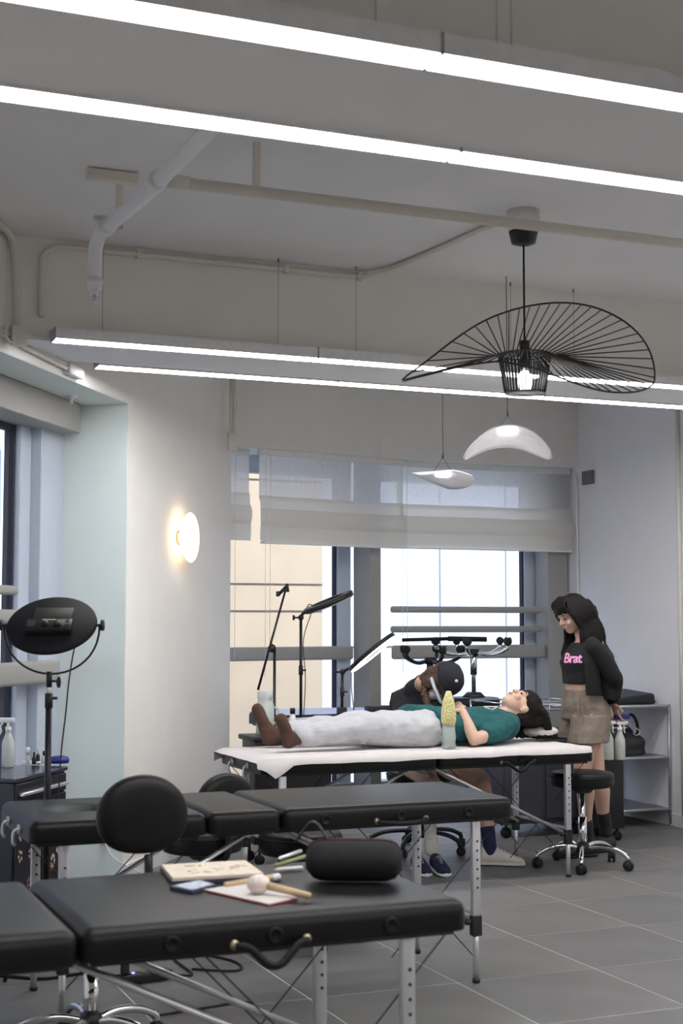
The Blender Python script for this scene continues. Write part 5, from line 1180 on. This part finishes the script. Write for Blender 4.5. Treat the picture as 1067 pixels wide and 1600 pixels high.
# dark cloth held behind her back
bm = B(); q = wrN + RV * 0.05 - ZV * 0.085; box(bm, q + v3(-0.05, -0.02, -0.016), q + v3(0.05, 0.02, 0.016), bev=0.008); tag(obj('blue_object', bm, mat('deep_blue', (0.02, 0.025, 0.16), 0.5)), 'small dark blue object held in the hands of the standing woman', 'holder')

# ---- 2. woman lying on the papered table
Yb = 7.33
def Lp(px, py, Y=Yb): return PY(px, py, Y)
q0 = Lp(640, 1165); q0.z = 0.72
t = thing('person', 'lying woman in teal t-shirt, pale trousers and brown socks on the papered table', 'person', q0)
XV = v3(1, 0, 0); YV = v3(0, 1, 0)
hc = Lp(811, 1104, Yb)
F, U, L = basis(ZV * 1.0 - XV * 0.16 - YV * 0.10, XV * 1.0)
bm = B(); P, R_ = head_skin(bm, hc, F, U, 1.02)
chain(bm, [(P(-0.03, 0, -0.09), 0.048), (Lp(786, 1130), 0.052)])
loft(bm, [(Lp(800, 1132), YV * 0.05, ZV * 0.04), (Lp(785, 1134), YV * 0.15, ZV * 0.07), (Lp(762, 1132), YV * 0.16, ZV * 0.088), (Lp(735, 1134), YV * 0.145, ZV * 0.085), (Lp(712, 1136), YV * 0.14, ZV * 0.078), (Lp(680, 1136), YV * 0.16, ZV * 0.086), (Lp(655, 1138), YV * 0.14, ZV * 0.08)], 24)
sN = Lp(785, 1140, Yb - 0.155); eN = Lp(741, 1156, Yb - 0.215); wN = Lp(722, 1110, Yb - 0.12)
chain(bm, [(sN, 0.045), (sN * 0.5 + eN * 0.5, 0.040), (eN, 0.034)]); chain(bm, [(eN, 0.035), (eN * 0.6 + wN * 0.4, 0.034), (wN, 0.023)])
sF = Lp(785, 1132, Yb + 0.16); eF = Lp(745, 1140, Yb + 0.22); wF = Lp(722, 1108, Yb + 0.10)
chain(bm, [(sF, 0.045), (eF, 0.036), (wF, 0.023)])
hand(bm, wN, -XV * 0.80 + YV * 0.55 - ZV * 0.03, -ZV, -1, 0.30)
hand(bm, wF, -XV * 0.75 - YV * 0.6 - ZV * 0.06, -ZV, 1, 0.30)
hN = Lp(662, 1143, Yb - 0.09); kN = Lp(570, 1140, Yb - 0.11); aN = Lp(462, 1153, Yb - 0.13)
hF = Lp(662, 1140, Yb + 0.09); kF = Lp(562, 1136, Yb + 0.13); aF = Lp(440, 1146, Yb + 0.16)
for h_, k_, a_ in ((hN, kN, aN), (hF, kF, aF)): chain(bm, [(h_, 0.078), (k_, 0.050), (k_ * 0.65 + a_ * 0.35, 0.048), (a_, 0.033)])
blob('body', bm, M_skin, t, 0.0055, 3)
face(t, None, P, R_, 1.02, closed=True)
# t-shirt with short sleeves
bm = B(); loft(bm, [(Lp(803, 1130), YV * 0.075, ZV * 0.055), (Lp(788, 1133), YV * 0.165, ZV * 0.085), (Lp(765, 1131), YV * 0.18, ZV * 0.102), (Lp(738, 1132), YV * 0.175, ZV * 0.100), (Lp(712, 1133), YV * 0.175, ZV * 0.096), (Lp(690, 1133), YV * 0.185, ZV * 0.103), (Lp(668, 1131), YV * 0.18, ZV * 0.098)], 28)
loft(bm, [(Lp(672, 1122, Yb + 0.03), YV * 0.15, ZV * 0.075), (Lp(640, 1116, Yb + 0.07), YV * 0.13, ZV * 0.060), (Lp(617, 1122, Yb + 0.12), YV * 0.09, ZV * 0.035)], 20)
cap(bm, sN + XV * 0.0 + ZV * 0.005, sN * 0.52 + eN * 0.48, 0.062, 0.060); cap(bm, sF, sF * 0.52 + eF * 0.48, 0.060, 0.058)
blob('t_shirt', bm, M_teal, t, 0.006, 3, 0.007, 14)
bm = B()
for a, b_ in (((752, 1106), (765, 1111)), ((765, 1111), (773, 1106)), ((773, 1106), (752, 1106))):
    cyl(bm, PY(a[0], a[1] + 1, Yb - 0.1) - YV * 0.03 + ZV * 0.012, PY(b_[0], b_[1] + 1, Yb - 0.1) - YV * 0.03 + ZV * 0.012, 0.0035, n=6)
obj('chest_print', bm, M_whitep, t, world=True)
# trousers
bm = B(); loft(bm, [(Lp(690, 1137), YV * 0.165, ZV * 0.088), (Lp(665, 1137), YV * 0.18, ZV * 0.100), (Lp(640, 1138), YV * 0.175, ZV * 0.098), (Lp(622, 1138), YV * 0.14, ZV * 0.08)], 28)
for h_, k_, a_, dz_ in ((hN, kN, aN, 0.0), (hF, kF, aF, 0.004)):
    kk = k_ + ZV * 0.012; a2 = k_ * 0.12 + a_ * 0.88
    chain(bm, [(h_, 0.098), (h_ * 0.5 + k_ * 0.5 + ZV * 0.008, 0.090), (kk, 0.079), (k_ * 0.5 + a_ * 0.5, 0.069), (a2 + ZV * 0.010, 0.058)])
chain(bm, [(Lp(650, 1135), 0.09), (Lp(600, 1130, Yb + 0.02), 0.07), (Lp(560, 1138, Yb), 0.05)])
o_ = blob('trousers', bm, M_pants, t, 0.0065, 1, 0.017, 9)
for v in o_.data.vertices:
    if v.co.z < 0.003: v.co.z = 0.003 + 0.1 * (v.co.z - 0.003)
# socks on upright feet
for a_, toe, heel in ((aN, Lp(439, 1124, Yb - 0.15), Lp(446, 1160, Yb - 0.135)), (aF, Lp(402, 1108, Yb + 0.20), Lp(415, 1155, Yb + 0.165))):
    bm = B(); chain(bm, [(a_ + XV * 0.05, 0.040), (a_, 0.038), (heel + XV * 0.022, 0.034)]); mid2 = heel * 0.45 + toe * 0.55 + XV * 0.012
    chain(bm, [(heel + XV * 0.012, 0.034), (mid2, 0.036), (toe, 0.033)]); cap(bm, a_ * 0.6 + heel * 0.4, mid2, 0.034, 0.03); cap(bm, toe + YV * 0.016, mid2 + YV * 0.014, 0.022, 0.028); cap(bm, toe - YV * 0.014, mid2 - YV * 0.014, 0.020, 0.028)
    blob('sock', bm, M_sock, t, 0.006, 3, 0.002, 30)
# hair spread on the table
bm = B(); ell(bm, P(-0.018, 0, 0.058), (0.104, 0.092, 0.084), R_); ell(bm, P(-0.060, 0, 0.01), (0.055, 0.084, 0.11), R_); ell(bm, P(-0.075, -0.02, 0.09), (0.06, 0.12, 0.09), R_)
rr_ = random.Random(11)
for k in range(26):
    a = -1 + 2 * k / 25; y_ = a * 0.10
    p0 = P(-0.02 + 0.05 * (1 - abs(a)), a * 0.07, 0.10); p1 = P(-0.05, a * 0.10, 0.135 - 0.03 * abs(a)); p2 = v3(p1.x + rr_.uniform(0.02, 0.06), p1.y + a * 0.02, 0.785); p3 = v3(p1.x + rr_.uniform(-0.02, 0.10), p1.y + a * 0.05 + rr_.uniform(-.03, .03), 0.739)
    strands(bm, [[p0, p1, p2, p3]], 0.022, 0.010)
for k in range(8):
    p0 = P(-0.03, -0.085, 0.06 - k * 0.012); p1 = v3(p0.x + 0.01, p0.y - 0.01, 0.80); p2 = v3(p0.x + rr_.uniform(-0.02, 0.05), p0.y - 0.03, 0.736)
    strands(bm, [[p0, p1, p2]], 0.018, 0.008)
blob('hair', bm, M_hair, t, 0.006, 2, 0.004, 35)
bm = B(); ell(bm, Lp(842, 1142, Yb + 0.05), (0.10, 0.15, 0.035)); o_ = blob('head_pillow', bm, M_paper, None, 0.012, 2, 0.012, 14); tag(o_, 'small crumpled white towel under the hair of the lying woman', 'towel')

# ---- 3. artist in a black cap bending over, behind the table
q0 = v3(3.85, 8.08, 0)
t = thing('person', 'seated tattoo artist in black cap and white sneakers bent over the lying woman', 'person', q0)
hc = C(688, 1066, 8.42)
F, U, L = basis(-ZV * 0.86 - DV * 0.30 + RV * 0.12, RV * 0.80 - DV * 0.35 + ZV * 0.55)
bm = B(); P, R_ = head_skin(bm, hc, F, U, 0.95)
pel = v3(3.85, 8.08, 0.60); cN = C(657, 1072, 8.58)
chain(bm, [(P(-0.03, 0, -0.10), 0.048), (cN, 0.052)])
BS = (RV * 0.72 + DV * 0.0 - ZV * 0.1); 
c1, c2, c3 = C(645, 1100, 8.66), C(645, 1130, 8.75), C(650, 1155, 8.88)
SA = (RV * 0.75 - DV * 0.55).normalized()
loft(bm, [(C(656, 1074, 8.60), SA * 0.08, DV * 0.06), (C(650, 1086, 8.64), SA * 0.155, DV * 0.09), (c1, SA * 0.15, DV * 0.10), (c2, SA * 0.13, DV * 0.10), (c3, SA * 0.13, DV * 0.10), (pel + ZV * 0.04, RV * 0.16, DV * 0.12), (pel, RV * 0.15, DV * 0.13)], 24)
sa, sb = C(627, 1095, 8.66), C(676, 1100, 8.48)
ea, eb = C(630, 1150, 8.3), C(705, 1135, 8.25)
wa, wb_ = PY(690, 1106, 7.62), PY(716, 1102, 7.55)
chain(bm, [(sa, 0.048), (ea, 0.037), (wa, 0.025)]); chain(bm, [(sb, 0.048), (eb, 0.037), (wb_, 0.025)])
hand(bm, wa, RV * 0.7 - DV * 0.5 - ZV * 0.2, -ZV, -1, 0.5); hand(bm, wb_, RV * 0.3 - DV * 0.7 - ZV * 0.3, -ZV, 1, 0.5)
h1 = pel + RV * 0.08; h2 = pel - RV * 0.08
k1 = C(752, 1222, 8.50); a1 = C(765, 1322, 8.42); k2 = C(672, 1222, 8.36); a2 = C(672, 1288, 8.58)
for h_, k_, a_ in ((h1, k1, a1), (h2, k2, a2)): chain(bm, [(h_, 0.092), (h_ * 0.5 + k_ * 0.5, 0.080), (k_, 0.058)]); chain(bm, [(k_, 0.058), (k_ * 0.65 + a_ * 0.35, 0.052), (a_, 0.034)])
blob('body', bm, M_skind, t, 0.0065, 3)
face(t, None, P, R_, 0.95)
bm = B(); cap(bm, C(660, 1070, 8.56), C(652, 1082, 8.62), 0.062, 0.085); loft(bm, [(C(655, 1074, 8.60), SA * 0.10, DV * 0.07), (C(649, 1084, 8.64), SA * 0.175, DV * 0.112), (c1, SA * 0.175, DV * 0.125), (c2, SA * 0.155, DV * 0.125), (c3, SA * 0.15, DV * 0.12), (pel + ZV * 0.05, RV * 0.17, DV * 0.14)], 28)
cap(bm, sa, sa * 0.25 + ea * 0.75, 0.064, 0.054); cap(bm, sb, sb * 0.25 + eb * 0.75, 0.062, 0.054)
blob('black_shirt', bm, M_tee, t, 0.007, 3, 0.005, 12)
bm = B(); ell(bm, pel, (0.19, 0.16, 0.11)); 
for h_, k_ in ((h1, k1), (h2, k2)): cap(bm, h_, h_ * 0.55 + k_ * 0.45, 0.108, 0.094)
blob('cream_shorts', bm, M_canvas, t, 0.008, 3, 0.005, 12)
bm = B(); ell(bm, P(-0.020, 0, 0.030), (0.098, 0.080, 0.088), R_); ell(bm, P(-0.06, 0, -0.03), (0.050, 0.066, 0.07), R_); ell(bm, P(-0.045, 0, -0.085), (0.045, 0.055, 0.05), R_); ell(bm, P(0.0, -0.06, -0.04), (0.045, 0.03, 0.06), R_)
blob('hair', bm, M_hairb, t, 0.006, 2, 0.003, 40)
# cap
bm = B(); Mc = Matrix((F, L, U)).transposed().to_4x4(); Mc.translation = P(-0.008, 0, 0.045)
prof = [(1.0, -0.012), (1.02, 0.0), (0.99, 0.03), (0.88, 0.062), (0.66, 0.087), (0.35, 0.100), (0.001, 0.104)]
rs = [[bm.verts.new(Mc @ v3(math.cos(2 * PI * i / 32) * 0.103 * r, math.sin(2 * PI * i / 32) * 0.087 * r, z)) for i in range(32)] for r, z in prof]
skin_rings(bm, rs); cp_ = obj('cap', bm, mat('black_twill', (0.014, 0.015, 0.02), 0.85, bump=0.1, bscale=300), t, world=True)
bm = B(); n = 20; tp, bt = [], []
for i in range(n + 1):
    a = -1.15 + 2.3 * i / n
    inn = v3(math.cos(a) * 0.100, math.sin(a) * 0.085, 0.0); out = v3(math.cos(a) * 0.100 + 0.085 * max(0.0, math.cos(a * 1.30)) ** 0.7, math.sin(a) * 0.090, -0.022 * math.cos(a) - 0.0)
    tp.append((bm.verts.new(Mc @ (inn + v3(0, 0, 0.002))), bm.verts.new(Mc @ (out + v3(0, 0, 0.002))))); bt.append((bm.verts.new(Mc @ (inn - v3(0, 0, 0.002))), bm.verts.new(Mc @ (out - v3(0, 0, 0.002)))))
for i in range(n):
    bm.faces.new((tp[i][0], tp[i][1], tp[i + 1][1], tp[i + 1][0])); bm.faces.new((bt[i][0], bt[i + 1][0], bt[i + 1][1], bt[i][1])); bm.faces.new((tp[i][1], bt[i][1], bt[i + 1][1], tp[i + 1][1])); bm.faces.new((tp[i][0], tp[i + 1][0], bt[i + 1][0], bt[i][0]))
obj('visor', bm, MATS['black_twill'], cp_, world=True)
bm = B(); ell(bm, Mc @ v3(0, 0, 0.105), (0.007, 0.007, 0.004)); obj('cap_button', bm, M_black, cp_, world=True)
q = C(713, 1064, 8.29)
bm = B()
for k in range(3):
    a = k * PI / 3 + 0.3; cyl(bm, q + RV * math.cos(a) * 0.010 + ZV * math.sin(a) * 0.010, q - RV * math.cos(a) * 0.010 - ZV * math.sin(a) * 0.010, 0.003, n=5)
obj('star_badge', bm, M_whitep, cp_, world=True)
# face mask
bm = B(); mk = P(0.07, 0, -0.055); ell(bm, mk, (0.032, 0.048, 0.050), R_); obj('face_mask', bm, mat('pale_mask', (0.62, 0.64, 0.68), 0.5, translucent=0.2), t, world=True)
bm = B(); tube(bm, [C(674, 1060, 8.36), C(679, 1075, 8.33), C(686, 1092, 8.33), C(689, 1096, 8.34)], 0.020, 10, 5, ry=0.010); obj('clear_shield', bm, mat('clear_shield', (0.75, 0.80, 0.86), 0.15, trans=0.3, alpha=0.8), t, world=True)
# plait
bm = B(); pl = smoothpath([C(670, 1058, 8.42), C(664, 1072, 8.40), C(665, 1090, 8.38), C(670, 1106, 8.36)], 4)
for i in range(len(pl) - 1):
    o1 = RV * 0.010 * math.sin(i * 1.6); ell(bm, pl[i] + o1, (0.017, 0.015, 0.018)); ell(bm, pl[i] - o1, (0.016, 0.014, 0.017))
blob('plait', bm, M_hairb, t, 0.005, 1)
for a_, k_, m_ in ((a1, k1, M_navy), (a2, k2, M_canvas)):
    bm = B(); dv_ = (k_ - a_).normalized(); chain(bm, [(a_ - dv_ * 0.03, 0.038), (a_, 0.040), (a_ + dv_ * (0.10 if m_ is M_navy else 0.04), 0.044)]); blob('sock', bm, m_, t, 0.006, 2)
fd = (RV * 0.96 - DV * 0.15).normalized(); heel = v3(a1.x, a1.y, 0) - fd * 0.055
sneaker(t, heel, heel + fd * 0.255, M_canvas, M_canvas, h=0.10, w=0.047)
up_ = (-DV * 0.92 + ZV * 0.38).normalized(); dn = (-ZV * 0.93 - DV * 0.36).normalized()
heel = a2 + DV * 0.02 + ZV * 0.03
sneaker(t, heel, heel + dn * 0.22, M_canvas, M_canvas, h=0.085, w=0.040, up=up_)
